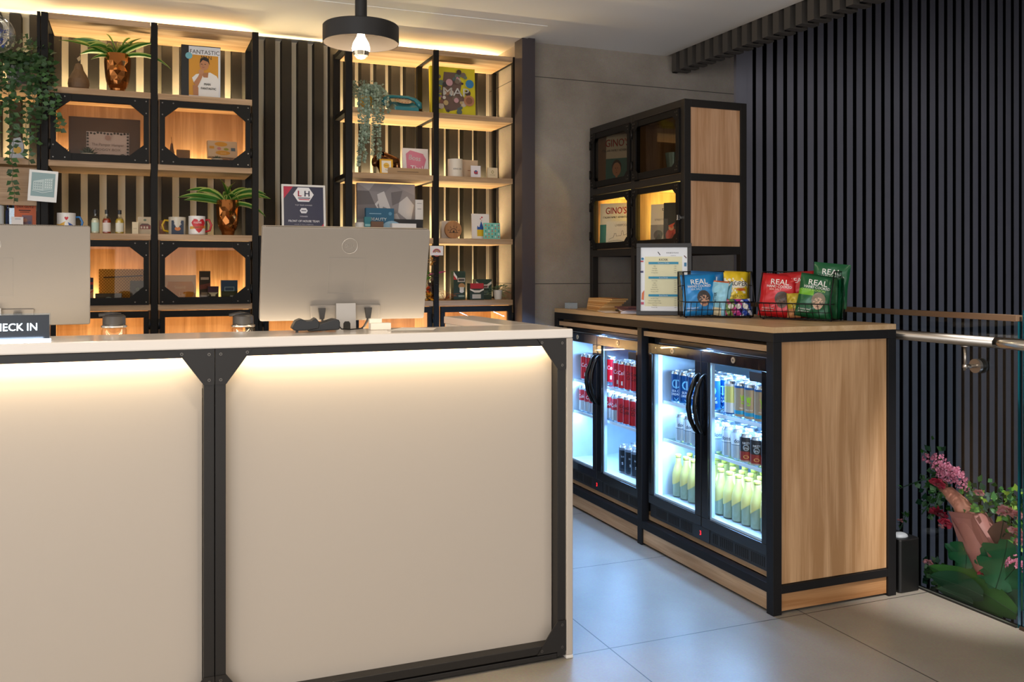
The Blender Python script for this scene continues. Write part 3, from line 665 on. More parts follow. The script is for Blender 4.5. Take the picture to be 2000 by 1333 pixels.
def itemX(name, label, cat, u0, u1, v0, z, X, th, col, elems=(), lean=0, rz=0, **k):
    a = P(u0, 400, X=X); b = P(u1, 400, X=X); t = P((u0 + u1) / 2, v0, X=X)
    return flat(name, label, cat, (X, (a.y + b.y) / 2, z + .0008), abs(a.y - b.y), (t.z - z) / math.cos(lean), th, col, elems, -lean, -PI / 2 + rz, **k)
def itemF(name, label, cat, u0, u1, v0, z, X, th, col, elems=(), lean=0, ang=-56, **k):
    c = P((u0 + u1) / 2, 400, X=X); d = c.x * SN + c.y * CS; w_ = (u1 - u0) / F * d / math.cos(math.radians(ang) + YAW)
    t = P((u0 + u1) / 2, v0, X=X); return flat(name, label, cat, (X, c.y, z + .0008), w_, (t.z - z) / math.cos(lean), th, col, elems, -lean, math.radians(ang), **k)
def face(cx, cz, s, skin='D9A07C', hair='2A1A14', shirt=None):
    e = []
    if shirt: e.append(('p', [(cx - s * 1.5, 0.005), (cx + s * 1.5, .005), (cx + s * .9, cz - s * 1.1), (cx - s * .9, cz - s * 1.1)], shirt))
    e += [('r', cx - s * .28, cz - s * 1.4, s * .56, s * .6, skin), ('c', cx, cz + s * .28, s * .92, hair, .72), ('c', cx, cz, s * .85, skin, .68),
          ('r', cx - s * .42, cz + s * .12, s * .24, s * .07, '1A1210'), ('r', cx + s * .18, cz + s * .12, s * .24, s * .07, '1A1210'),
          ('p', [(cx - s * .07, cz - s * .22), (cx + s * .1, cz - s * .22), (cx, cz + s * .1)], 'B87E5C'), ('r', cx - s * .2, cz - s * .45, s * .4, s * .08, 'A85048')]
    return e
gino = [('r', 0, 0, 1, .52, '2F7F80'), ('t', "GINO'S", .5, .76, .21, 'C8202C', 1, .78), ('t', 'ITALIAN FAMILY ADVENTURE', .5, .66, .062, '2A2A2A', 1, .8)] + face(.5, .30, .16, shirt='23262B')
itemF('cookbook', 'white and teal cookbook with red title behind the upper left glass door', 'book', 1184, 1224, 262, 1.793, 2.50, .025, 'E9E4D8', gino, .04)
itemF('cookbook', 'white and teal cookbook with red title in the lower left lit compartment', 'book', 1173, 1231, 397, 1.439, 2.535, .022, 'E9E4D8', gino, .04)
sky = [('t', 'LIVERPOOL', .5, .80, .12, '2A2A2A', 0, .9)] + [('l', [(.1, .3), (.25, .38), (.28, .52), (.33, .52), (.34, .42), (.5, .44), (.52, .62), (.56, .62), (.58, .45), (.7, .5), (.74, .6), (.78, .46), (.92, .40)], .012, '2A2A2A'), ('l', [(.08, .22), (.4, .26), (.7, .18), (.93, .28)], .012, '3A3A3A'), ('l', [(.15, .12), (.5, .16), (.85, .10)], .012, '3A3A3A')]
itemF('sketch_book', 'white book with a skyline line drawing in front of the lower cookbook', 'book', 1185, 1240, 432, 1.439, 2.515, .012, 'EDEBE6', sky, .06)
mag = [('r', .0, 0, 1, .50, '8E9094'), ('t', 'tab', .62, .84, .12, '1A1A1A', 1), ('t', 'food', .72, .74, .10, '1A1A1A', 1), ('t', 'STREET FOOD', .5, .60, .06, '55544F', 0), ('c', .35, .25, .12, '5E6064'), ('c', .7, .2, .1, 'B8B8BA'), ('p', [(.1, .05), (.4, .3), (.5, .1)], '4A4C50')]
itemF('magazine', 'pale grey food magazine with a market photo in the lower right lit compartment', 'magazine', 1272, 1312, 399, 1.439, 2.555, .010, 'DAD8D2', mag, .05)
itemF('photo_book', 'black covered book with a red figure on its cover, right of the grey magazine', 'book', 1297, 1324, 396, 1.439, 2.52, .016, '17181B', [('c', .55, .22, .16, '9A3328'), ('c', .5, .40, .07, 'B88A6A'), ('p', [(.3, .45), (.75, .52), (.55, .38)], 'C05038'), ('p', [(.35, .08), (.8, .1), (.6, .3)], '7A2A22')], .03)
# cut-glass tumbler behind the upper right door
p = P(1320, 330, X=2.56); t = thing('glass_vase', 'blue-grey textured glass vase behind the upper right cabinet door', 'vase', (2.56, P(1316, 300, X=2.56).y, 1.7935))
mb = MB(); mb.lathe([(.028, 0), (.032, .01), (.045, .12), (.044, .12), (.030, .012)], M('8FB4BC', .15, .2, noise=.4), n=20); mb.build('vessel', t)

# ================================================================ ON THE WORKTOP
TOP = 1.0905
def menu():
    W, H_ = .262, .348
    t = thing('menu_frame', 'black framed kiosk menu with blue section bars standing on the worktop', 'menu', (2.325, 3.757, TOP + .001), math.radians(-32), rx=0)
    lean = math.radians(-6); tr = Matrix.Rotation(lean, 4, 'X')
    mb = MB(); mb.T = tr; f = .020; FB = M('2B2725', .45)
    mb.box(-W / 2, 0, 0, W / 2, .016, f, FB); mb.box(-W / 2, 0, H_ - f, W / 2, .016, H_, FB); mb.box(-W / 2, 0, f, -W / 2 + f, .016, H_ - f, FB); mb.box(W / 2 - f, 0, f, W / 2, .016, H_ - f, FB); mb.build('frame', t, .001)
    mb = MB(); w2, h2 = W - 2 * f, H_ - 2 * f; mb.T = tr @ Matrix.Translation((0, 0, f))
    mb.box(-w2 / 2, .006, 0, w2 / 2, .010, h2, M('EEF0F4', .4))
    bl = '2A8FB5'; e = [('r', .09, .075, .80, .78, 'E9E4BE'), ('t', 'KIOSK', .49, .79, .050, '2B2A20', 1), ('t', 'HOUSE & PLACE', .68, .905, .026, '4A4A50', 1), ('t', 'LIVERPOOL', .70, .865, .016, '6A6A70', 0),
        ('l', [(.37, .93), (.42, .88)], .012, '3A3C44'), ('l', [(.93, .87), (.98, .83)], .014, '6A4048'), ('r', .93, .70, .05, .06, '3F7FA8'), ('r', .0, .77, .06, .02, 'C03A40'), ('r', .0, .60, .06, .03, '40406A'),
        ('p', [(.02, .18), (.07, .17), (.08, .33), (.03, .28)], 'E07A4A'), ('r', .01, .10, .06, .04, 'C0506A'), ('c', .04, .82, .02, '2A7FB0')]
    rows = [(.735, 'Minimum Drinks', ['Still', 'Sparkling', 'Coke Zero', 'Orange Juice']), (.505, 'Kiosk Drinks', ['Fruit Cider', 'Lager', 'Pale Ale', 'Lemonade', 'Red Wine Can', 'Prosecco Mini']), (.225, 'Kiosk Snacks', ['Sea Salt Crisps', 'Salt and Vinegar Crisps', 'Cheese and Onion Crisps', 'Popcorn', 'Protein Bar'])]
    for z, hd, ls in rows:
        e.append(('r', .17, z, .64, .035, bl)); e.append(('t', hd, .49, z + .008, .026, 'E8F4FA', 1))
        for i, s in enumerate(ls):
            e.append(('t', s, .30, z - .038 - i * .0345, .020, '5A563A', 0)); e.append(('t', '2.50', .74, z - .038 - i * .0345, .020, '5A563A', 0))
    e[-1:] = e[-1:]
    decorate(mb, w2, h2, e, y=.006); mb.build('menu_sheet', t, fix=False)
    mb = MB(); mb.T = tr; mb.prism([(.016, .20), (.018, .20), (.075, -.0 + .012), (.073, .012)], -.02, .02, FB, 'yz'); mb.build('stand_leg', t)
menu()

def booklet(name, label, x, y, z, w_, d_, th, rz, col, side, group=None, art=()):
    t = MB(); t.box(-w_ / 2, -d_ / 2, 0, w_ / 2, d_ / 2, th, M(side)); t.box(-w_ / 2 - .0005, -d_ / 2 - .0005, th, w_ / 2 + .0005, d_ / 2 + .0005, th + .0006, M(col))
    for a, b, c, d, cc in art: t.box(a * w_ - w_ / 2, b * d_ - d_ / 2, th + .0006, c * w_ - w_ / 2, d * d_ - d_ / 2, th + .0010, M(cc))
    ob = t.build(name); ob.location = (x, y, z); ob.rotation_euler = (0, 0, rz); return tag(ob, label, 'booklet', group)
z = TOP
for i in range(7):
    booklet('leaflet_bundle', 'amber and brown leaflets piled at the far worktop end, %s' % ['lowest', 'second from the bottom', 'third from the bottom', 'middle', 'third from the top', 'second from the top', 'topmost'][i] if i not in (0, 6, 3) else 'amber and brown leaflets at the far worktop end, %s of the pile' % {0: 'lowest', 3: 'middle', 6: 'topmost'}[i],
        2.325 + .004 * i, 4.40 - .006 * i, z, .10, .24, .0082, math.radians(-14 + 3 * i), ['C98A45', 'D9A562', 'B8702F'][i % 3], ['C9A066', 'B98A50', 'D9B078'][i % 3], 'amber leaflet pile', [(.1, .1, .9, .4, '8A4A20'), (.15, .5, .8, .9, 'E0B070')])
    z += .0096
booklet('leaflet_bundle', 'dark purple-brown booklet stack behind the amber leaflets', 2.53, 4.12, TOP, .12, .18, .045, math.radians(-30), '5A3A38', '8A7066')
z = TOP
for i, (c, s_, dx) in enumerate([('D8CFD8', 'E8E0E8', 0), ('4A2F33', 'F0E8F0', .015), ('6A4448', '7A5A5A', -.01), ('7A5055', '5A3A3E', .02)]):
    booklet('brochure', 'flat %s brochure lying left of the kiosk menu, %s of four' % (['pale lilac', 'dark maroon with white pages', 'plum', 'dusky maroon'][i], ['lowest', 'second', 'third', 'topmost'][i]), 2.335 + dx * .4, 4.06 + dx, z, .13, .20, .006, math.radians(-30 + 7 * i), c, s_, 'brochures by the menu'); z += .0074
booklet('brochure', 'small white slip of paper under the amber leaflets', 2.262, 4.20, TOP, .07, .16, .002, math.radians(-16), 'F4E4D8', 'F4E4D8')
booklet('card_stack', 'small blue-grey stack of cards at the far left end of the worktop', 2.275, 4.665, TOP, .05, .06, .032, 0, '8F9CA8', '9FABB5')
# ================================================================ BASKETS AND SNACK BAGS
WIRE = M('1C1C1E', .4, .5)
def basket(label, loc, rz, W=.31, D=.17):
    t = thing('wire_basket', label, 'basket', loc, rz); L0, zl, zt = -.016, .072, .208
    mb = MB()
    fr_b, fr_l, fr_t, bk_t, bk_b = (.012, .006), (L0, zl), (.035, zt), (D, zt), (D - .01, .006)
    def q(x, p): return (x, p[0], p[1])
    mb.tube([q(0, fr_b), q(W, fr_b), q(W, bk_b), q(0, bk_b)], .0028, WIRE, 6, closed=True, smooth=False)
    mb.tube([q(0, fr_l), q(W, fr_l)], .0030, WIRE, 6)
    mb.tube([q(0, fr_t), q(0, bk_t), q(W, bk_t), q(W, fr_t)], .0030, WIRE, 6, smooth=False)
    for x in (0, W):
        mb.tube([q(x, fr_b), q(x, fr_l), q(x, fr_t)], .0030, WIRE, 6); mb.tube([q(x, bk_b), q(x, bk_t)], .0030, WIRE, 6)
        mb.tube([q(x, fr_l), (x, D - .003, zl)], .0022, WIRE, 5)
        mb.tube([q(x, (.035, .145)), (x, D, .145)], .0022, WIRE, 5)
    mb.build('rim_wires', t)
    mb = MB(); n = 12
    for i in range(1, n):
        x = W * i / n
        mb.tube([q(x, fr_l), q(x, fr_b), q(x, bk_b), q(x, bk_t)], .0015, WIRE, 4)
    mb.tube([(0, .000, .036), (W, .000, .036)], .0015, WIRE, 4)
    for z in (.07, .14): mb.tube([(0, D - .003, z), (W, D - .003, z)], .0015, WIRE, 4)
    for x in (0, W):
        for i in range(1, 6):
            y = .035 + (D - .035) * i / 6; mb.tube([(x, y, .006), (x, y, zt)], .0015, WIRE, 4)
    mb.build('mesh_wires', t)
    mb = MB(); mb.box(W / 2 - .014, D - .0015, zt - .045, W / 2 + .014, D + .001, zt, WIRE); mb.build('hanging_tab', t)
    for x in (.01, W - .01):
        for y in (.02, D - .02):
            mb = MB(); mb.lathe([(.005, 0), (.005, .006)], M('0A0A0A', .7), (x, y, -.0005), 8); mb.build('foot', t)
    return t
B1, R1 = (2.275, 3.500, TOP + .001), -YAW
B2, R2 = (2.522, 3.290, TOP + .001), math.radians(-62.8)
basket('black wire basket holding the blue and yellow snack bags', B1, R1); basket('black wire basket holding the red and green crisp bags', B2, R2, .32, .155)

def bag(label, base, r, lx, ly, rz, w_, h, th, col, fn=None, texts=(), lean=.12, roll=0.0, z=.010, group=None, name='crisp_bag'):
    """sealed pillow bag; fn(fx, fz) -> colour or None"""
    nx, nz = 16, 22; cr, sr = math.cos(r), math.sin(r)
    wx, wy = base[0] + lx * cr - ly * sr, base[1] + lx * sr + ly * cr
    rnd = random.Random(label); ph = [rnd.uniform(0, 6) for _ in range(4)]
    def S(fx, fz):                       # fx, fz in 0..1 -> x, z and half thickness
        x = fx * 2 - 1; e = max(0, 1 - abs(x) ** 2.6) ** .55; q = max(0, 1 - abs(fz * 2 - 1) ** 3.2) ** .5
        pin = 1 - .055 * (1 - abs(fz * 2 - 1)) * (1 if abs(fz * 2 - 1) < .93 else 0) 
        y = th / 2 * e * q + .0016 * math.sin(fx * 17 + ph[0]) * (1 - q) * 1.2 + .0014 * math.sin(fz * 13 + fx * 9 + ph[1]) * e * q + .002 * math.sin(fx * 11 - fz * 19 + ph[2]) * e * q
        return x * w_ / 2 * pin, fz * h, y
    mb = MB()
    for side in (-1, 1):
        vs = []
        for j in range(nz + 1):
            for i in range(nx + 1):
                x, zz, y = S(i / nx, j / nz); vs.append((x, side * max(y, .0006), zz))
        for j in range(nz):
            for i in range(nx):
                c = (fn((i + .5) / nx, (j + .5) / nz) if fn and side < 0 else None) or col
                mb.mi(M(c, .28, .1))
        k0 = len(mb.v); mb.v += [tuple(v) for v in vs]
        for j in range(nz):
            for i in range(nx):
                a = k0 + j * (nx + 1) + i; f = (a, a + 1, a + nx + 2, a + nx + 1)
                c = (fn((i + .5) / nx, (j + .5) / nz) if fn and side < 0 else None) or col
                mb.f.append(f if side < 0 else f[::-1]); mb.m.append(mb.mi(M(c, .28, .1))); mb.sm.append(True)
    def pr(fx, fz, o=.0012):
        x, zz, y = S(min(max(fx, 0), 1), min(max(fz, 0), 1)); return (x, -y - o, zz)
    for e in texts:
        if e[0] == 't':
            _, s, cx, cz, size, c, bold, sx = e[:8]; rt = e[8] if len(e) > 8 else 0
            mb.text(s, lambda a, b: pr(cx + (a * math.cos(rt) - b * math.sin(rt)) / w_, cz + (a * math.sin(rt) + b * math.cos(rt)) / h, .0016), size, M(c, .4), bold, sx)
        elif e[0] == 'c':
            _, cx, cz, rx_, rz_, c = e; ctr = pr(cx, cz, .0014); N = 14
            pts = [pr(cx + q * rx_ * math.cos(k * 2 * PI / N), cz + q * rz_ * math.sin(k * 2 * PI / N), .0011) for q in (.2, .4, .6, .8, 1) for k in range(N)]
            mb.add([ctr] + pts, [(0, 1 + k, 1 + (k + 1) % N) for k in range(N)] + [(1 + r_ * N + k, 1 + r_ * N + (k + 1) % N, 1 + (r_ + 1) * N + (k + 1) % N, 1 + (r_ + 1) * N + k) for r_ in range(4) for k in range(N)], M(c, .4))
    ob = mb.build(name, fix=False); ob.location = (wx, wy, base[2] + z)
    ob.rotation_euler = (Matrix.Rotation(r + rz, 3, 'Z') @ Matrix.Rotation(-lean, 3, 'X') @ Matrix.Rotation(roll, 3, 'Y')).to_euler()
    sm = ob.modifiers.new('s', 'SUBSURF'); ob.modifiers.remove(sm)
    return tag(ob, label, 'snack bag', group)
def crisps(col, sub, acc, faceskin='C89A80', hat='3A3434', photo=None):
    t = [('t', 'REAL', .50, .74, .034, 'F4F1EC', .5, 1.05), ('t', 'HAND COOKED', .50, .665, .0155, 'F4F1EC', 1, .95), ('t', sub, .40, .60, .013, acc, 1, 1),
         ('c', .60, .42, .20, .17, hat), ('c', .60, .34, .145, .14, faceskin), ('c', .55, .36, .025, .012, '201814'), ('c', .66, .36, .025, .012, '201814'), ('c', .60, .27, .05, .012, '8A4A40'),
         ('t', 'Handcooked', .25, .16, .010, 'EDE8E0', 0, 1), ('t', 'potato crisps', .25, .11, .009, 'EDE8E0', 0, 1)]
    return t
edge = lambda c: (lambda fx, fz: c if fz > .95 or fz < .04 else None)
bag('bright blue crisp bag at the front left of the left basket', B1, R1, .083, .045, 0, .160, .190, .045, '1783C8', edge('1C74B4'), crisps('', 'SEA SALT', 'CFE8F8'), .16, -.06)
bag('plain blue crisp bag standing behind the front blue one', B1, R1, .115, .105, -.1, .150, .200, .040, '1570B4', edge('125E9A'), [('t', 'REAL', .6, .76, .036, 'E8F2FA', 1, 1)], .05, .05)
bag('slim pale blue pretzel bag squeezed in upright beside the blue crisps', B1, R1, .150, .040, -.70, .090, .158, .035, '8CC6DC', lambda fx, fz: 'E6D9B4' if fz < .25 and .2 < fx < .8 else ('B85A30' if fz > .95 else None), [('t', 'NTTER', .5, .5, .022, '1E3A50', 1, .7, PI / 2)], .10, .08)
bag('second slim teal bag behind the pale blue one', B1, R1, .185, .100, -.85, .100, .150, .03, '5F9FB4', None, [], .06, .05)
bag('yellow popcorn bag at the front right of the left basket', B1, R1, .252, .078, .02, .112, .196, .045, 'EBC828', lambda fx, fz: ('F6EFD8' if .50 < fz < .88 and abs(math.sin(fx * 9 + fz * 13)) > .93 else None), [('c', .52, .71, .50, .085, 'F4F0E4'), ('t', 'PROPER', .52, .68, .029, '1E1A16', 1, .92), ('c', .66, .59, .22, .035, 'D8702A'), ('t', 'SWEET & SALTY', .5, .42, .012, '6A5418', 1, 1), ('t', 'POPCORN', .5, .38, .009, '6A5418', 0, 1), ('c', .25, .56, .08, .04, 'F7F2E2'), ('c', .8, .32, .1, .05, 'F7F2E2'), ('c', .2, .82, .06, .03, 'F7F2E2')], .08, 0)
bag('yellow popcorn bag behind the front yellow one', B1, R1, .262, .128, -.05, .120, .200, .04, 'E2BC20', None, [('c', .5, .8, .3, .06, 'F4F0E4')], .03, .04)
for i, (lx, c1_, c2_, nm) in enumerate([(.205, '6E8C4A', 'B0486A', 'green and pink'), (.243, 'C03A8A', '3A2A7A', 'magenta and violet'), (.280, '2F4FB0', 'E8E8F4', 'blue and white')]):
    bag('small %s sweet bag low in the left basket under the popcorn' % nm, B1, R1, lx, .016, 0, .055, .075, .022, c1_, (lambda c: lambda fx, fz: c if math.sin(fx * 8 + fz * 7) > .35 else None)(c2_), [('c', .5, .55, .25, .16, 'F2EEE6')], .10, .1 - .1 * i, name='sweet_bag')
bag('red crisp bag at the front left of the right basket', B2, R2, .060, .048, .36, .165, .190, .05, 'C4161E', edge('A81018'), crisps('', 'SEA SALT', 'F4C0B8', '6A4C3C', '4A3A34'), .14, .08)
bag('red crisp bag standing directly behind the front red one', B2, R2, .145, .100, .30, .150, .198, .04, 'B8141C', edge('9A0E14'), [('t', 'REAL', .5, .76, .03, 'F0D8D4', 1, 1)], .04, -.08)
bag('red crisp bag leaning right, rearmost of the three red ones', B2, R2, .190, .122, .25, .130, .192, .03, 'C01A22', None, [], .0, -.10)
bag('olive yellow bag wedged between the red and green bags', B2, R2, .140, .045, .1, .06, .105, .03, 'B8A028', lambda fx, fz: 'C88A5A' if fz < .35 else None, [], .05, -.05)
gr = crisps('', 'CHEESE & ONION', 'A8D868', 'D8B49A', '8A7A66')
bag('dark green crisp bag tipped sideways at the front of the right basket', B2, R2, .222, .038, .34, .150, .188, .05, '155A34', lambda fx, fz: '6FB02A' if .50 < fz < .62 and fx < .45 else ('0F4527' if fz > .95 or fz < .04 else None), gr, .12, .16)
bag('dark green crisp bag sticking out highest at the back of the right basket', B2, R2, .262, .112, .30, .150, .190, .04, '165C36', lambda fx, fz: '6FB02A' if .55 < fz < .66 and fx < .5 else None, gr, .02, .10, z=.055)
for i, ly in enumerate((.030, .055, .080)):
    bag('dark green crisp bag seen edge on at the basket right end, %s of three' % ['nearest', 'middle', 'rearmost'][i], B2, R2, [.300, .306, .312][i], ly + .035, -.85 - .10 * i, .105, .168 + .006 * i, .022, ['124B2C', '17603A', '0F4226'][i], None, [], .02, .05 * i, group='edge-on green bags')

# ================================================================ BALUSTRADE, BIN
GL = glass((.92, .965, .975), .05); bal = thing('glass_balustrade', 'frameless glass balustrade with bronze cap rail along the stairwell', 'balustrade', (2.972, 3.5, 0)); o = (2.972, 3.5, 0)
mb = MB(o); mb.box(2.964, 2.372, -.16, 2.978, 4.775, 1.118, GL); mb.build('glass_pane', bal)
mb = MB(o); mb.box(2.9635, 2.3712, -.0, 2.9785, 2.3722, 1.118, M('0A3F47', .15)); mb.build('pane_edge', bal)
mb = MB(o); mb.box(2.955, 2.372, 1.1185, 2.988, 4.775, 1.141, M('8A6E56', .38, .6)); mb.build('cap_rail', bal, .001)
mb = MB(o); mb.box(2.958, 2.375, .0, 2.963, 4.775, .006, M('1A1A18', .4)); mb.build('base_seal', bal)
b2 = thing('glass_balustrade', 'second glass balustrade pane starting at the right edge of the picture', 'balustrade', (2.972, 1.6, 0)); o = (2.972, 1.6, 0)
mb = MB(o); mb.box(2.964, .9, -.16, 2.978, 2.352, 1.16, GL); mb.box(2.9655, 2.3522, .0, 2.9765, 2.3535, 1.16, M('0A3F47', .15)); mb.build('glass_pane', b2)
mb = MB(o); mb.box(2.955, 2.30, -.0, 2.963, 2.36, .012, M('4A3A30', .4, .5)); mb.build('base_clip', b2)
hr = thing('handrail', 'brushed steel tube handrail fixed to the glass balustrade', 'handrail', (2.9, 3.4, 1.04)); o = (2.9, 3.4, 1.04)
mb = MB(o); mb.tube([(2.9, 4.7, 1.04), (2.9, 2.41, 1.04)], .0205, STAIN, 24); mb.build('rail_tube', hr)
mb = MB(o); mb.tube([(2.9, 2.41, 1.04), (2.9, 2.38, 1.04), (2.9, 2.1, 1.04)], .0212, M('C8C2B8', .2, 1), 24); mb.build('joint_sleeve', hr)
for yb in (2.545, 3.75):
    mb = MB(o); mb.lathe([(.016, 1.0165), (.016, 1.0190), (.006, 1.0195)], STAIN, (2.9, yb, 0), 16); mb.tube([(2.9, yb, 1.018), (2.9, yb, .925)], .0062, STAIN, 12)
    mb.tube([(2.891, yb, .940), (2.955, yb, .940)], .0075, STAIN, 12); mb.sphere((2.9, yb, .940), .0105, STAIN); b_ = mb.build('bracket', hr)
    mb = MB(o); mb.lathe([(.027, 2.950), (.027, 2.9632)], STAIN, (0, yb, .940), 28, axis='x'); mb.lathe([(.029, 2.979), (.029, 2.988)], M('101010', .5), (0, yb, .940), 28, axis='x'); mb.build('fixing_disc', b_)
bn = thing('waste_bin', 'small black bin with a pale grey lid insert beside the drinks counter', 'bin', (2.90, 2.875, 0))
mb = MB(); mb.prism([(-.060, -.062), (-.052, -.070), (.040, -.070), (.050, -.060), (.050, .06), (-.060, .06)], 0.001, .215, M('0B0B0C', .4), 'xy'); mb.build('bin_body', bn, .004)
mb = MB(); mb.sphere((-.01, -.02, .215), .035, M('8D9298', .5), 16, 8, (1, .8, .45)); mb.build('lid_insert', bn)

# ================================================================ PLANTS
def leafblade(mb, base, az, L, wd, rise, droop, mats, n=10, twist=0.0):
    """arching strap leaf; mats = (centre, margin)"""
    pts = []; p = Vector(base); el = rise
    for i in range(n + 1):
        pts.append((p.copy(), el)); p = p + Vector((math.cos(az) * math.cos(el), math.sin(az) * math.cos(el), math.sin(el))) * (L / n); el -= droop / n
    side = Vector((-math.sin(az), math.cos(az), 0))
    rows = []
    for i, (q, el) in enumerate(pts):
        f = i / n; ww = wd * min(1, .35 + 2.2 * f) * (1 - max(0, (f - .55) / .45) ** 1.6) + .0004
        up0 = Vector((-math.cos(az) * math.sin(el), -math.sin(az) * math.sin(el), math.cos(el))); s2 = side * math.cos(twist) + up0 * math.sin(twist); up = up0 * math.cos(twist) - side * math.sin(twist)
        rows.append([q + s2 * ww * a + up * abs(a) * ww * .35 for a in (-1, -.62, 0, .62, 1)])
    for c, m in ((0, mats[1]), (1, mats[0]), (2, mats[0]), (3, mats[1])):
        vs = [r[k] for r in rows for k in (c, c + 1)]
        mb.add(vs, [(2 * i, 2 * i + 1, 2 * i + 3, 2 * i + 2) for i in range(n)], m, True)
def small_leaf(mb, p, d, L, wd, m, up=Vector((0, 0, 1))):
    d = d.normalized(); s_ = d.cross(up)
    if s_.length < .1: s_ = d.cross(Vector((1, 0, 0)))
    s_.normalize(); n = s_.cross(d)
    a, b, c, e = p, p + d * L * .45 + s_ * wd + n * wd * .3, p + d * L, p + d * L * .45 - s_ * wd + n * wd * .3
    mid = p + d * L * .5
    mb.add([a, b, c, e, mid], [(0, 1, 4), (1, 2, 4), (2, 3, 4), (3, 0, 4)], m, True)
LG = M('2F6B1E', .38); LY = M('A9B860', .4)
def head_pot(t, H_, R):
    """faceted copper head planter, face towards -y"""
    COP = M('B5743F', .16, .92); n = 20; mb = MB(); vs = []
    prof = [(0, .50), (.06, .56), (.12, .60), (.20, .74), (.30, .86), (.42, .93), (.55, .97), (.68, 1.0), (.80, 1.02), (.92, 1.0), (1.0, .97)]
    for zf, rf in prof:
        for k in range(n):
            a = 2 * PI * k / n - PI / 2; d = abs((k if k <= n / 2 else k - n)); r = R * rf
            if .12 < zf < .95: r *= 1 - .04 * (d in (3, 4)) + .0
            if d == 0:
                r *= {.12: 1.0, .20: 1.22, .30: 1.16, .42: 1.10, .55: 1.30, .68: 1.14, .80: 1.04}.get(zf, 1)
            if d == 1: r *= {.20: 1.10, .30: 1.08, .42: 1.0, .55: .98, .68: .90, .80: 1.02}.get(zf, 1)
            if d == 2: r *= {.55: 1.02, .68: .90, .80: 1.03, .42: .99}.get(zf, 1)
            vs.append((r * math.cos(a) * .92, r * math.sin(a), zf * H_))
    m_ = len(prof); fs = []
    for i in range(m_ - 1):
        for k in range(n):
            q = [i * n + k, i * n + (k + 1) % n, (i + 1) * n + (k + 1) % n, (i + 1) * n + k]
            fs += [(q[0], q[1], q[2]), (q[0], q[2], q[3])] if (k + i) % 2 else [(q[0], q[1], q[3]), (q[1], q[2], q[3])]
    fs += [tuple(range(n))[::-1]]
    inn = [(R * .88 * math.cos(2 * PI * k / n - PI / 2) * .92, R * .88 * math.sin(2 * PI * k / n - PI / 2), z) for z in (H_, H_ * .85) for k in range(n)]
    vs += inn; a0 = (m_ - 1) * n; b0 = m_ * n
    fs += [(a0 + k, a0 + (k + 1) % n, b0 + (k + 1) % n, b0 + k) for k in range(n)] + [(b0 + k, b0 + (k + 1) % n, b0 + n + (k + 1) % n, b0 + n + k) for k in range(n)] + [tuple(b0 + n + k for k in range(n))]
    mb.add(vs, fs, COP); ob = mb.build('head_pot', t)
    mb = MB(); z = .30 * H_; mb.poly([(-.22 * R, -R * 1.06, z), (0, -R * 1.10, z - .004), (.22 * R, -R * 1.06, z), (0, -R * 1.11, z + .008)], M('8A5228', .2, .9)); mb.build('lips', ob); return ob
def dracaena(label, u0, u1, v0, z, Y, leaves):
    x, w_, H_ = sh(u0, u1, v0, z, Y); t = thing('potted_plant', label, 'plant', (x, Y, z + .001)); head_pot(t, H_, w_ / 2 * 1.02)
    rnd = random.Random(u0)
    for az, L, rise, droop, wd in leaves:
        mb = MB(); leafblade(mb, (rnd.uniform(-.012, .012), rnd.uniform(-.012, .012), H_ * .86), math.radians(az), L * 1.08, wd * 1.45, math.radians(rise), math.radians(droop), (LG, LY), twist=rnd.choice((-1, 1)) * rnd.uniform(.4, 1.0)); mb.build('leaf', t)
    return t
dracaena('striped leafy plant in a copper face pot beside the large wooden pear', 202, 257, 108, LV[4], 4.96,
    [(178, .22, 48, 55, .014), (190, .25, 30, 35, .012), (160, .19, 35, 60, .014), (205, .16, 60, 100, .014), (120, .17, 78, 50, .014), (60, .17, 80, 60, .014), (10, .22, 62, 80, .016), (-12, .20, 45, 40, .014), (-20, .27, 22, 70, .012), (25, .15, 75, 90, .012), (-60, .15, 65, 90, .012), (-110, .14, 65, 110, .012), (90, .16, 70, 60, .013), (-160, .13, 20, 60, .011), (5, .16, 70, 50, .014), (182, .17, 62, 90, .013)])
dracaena('striped leafy plant in a copper face pot on the mug shelf by the heart mug', 421, 469, 392, LV[2], 4.97,
    [(178, .24, 28, 45, .013), (186, .21, 50, 70, .014), (170, .20, 20, 30, .012), (200, .17, 62, 90, .014), (110, .17, 78, 50, .014), (60, .17, 75, 60, .014), (8, .21, 52, 75, .016), (-12, .18, 40, 60, .014), (-20, .20, 10, 60, .012), (15, .24, 35, 55, .013), (-70, .15, 55, 100, .012), (-110, .14, 65, 110, .012), (90, .16, 70, 60, .013), (30, .18, 70, 90, .013)])

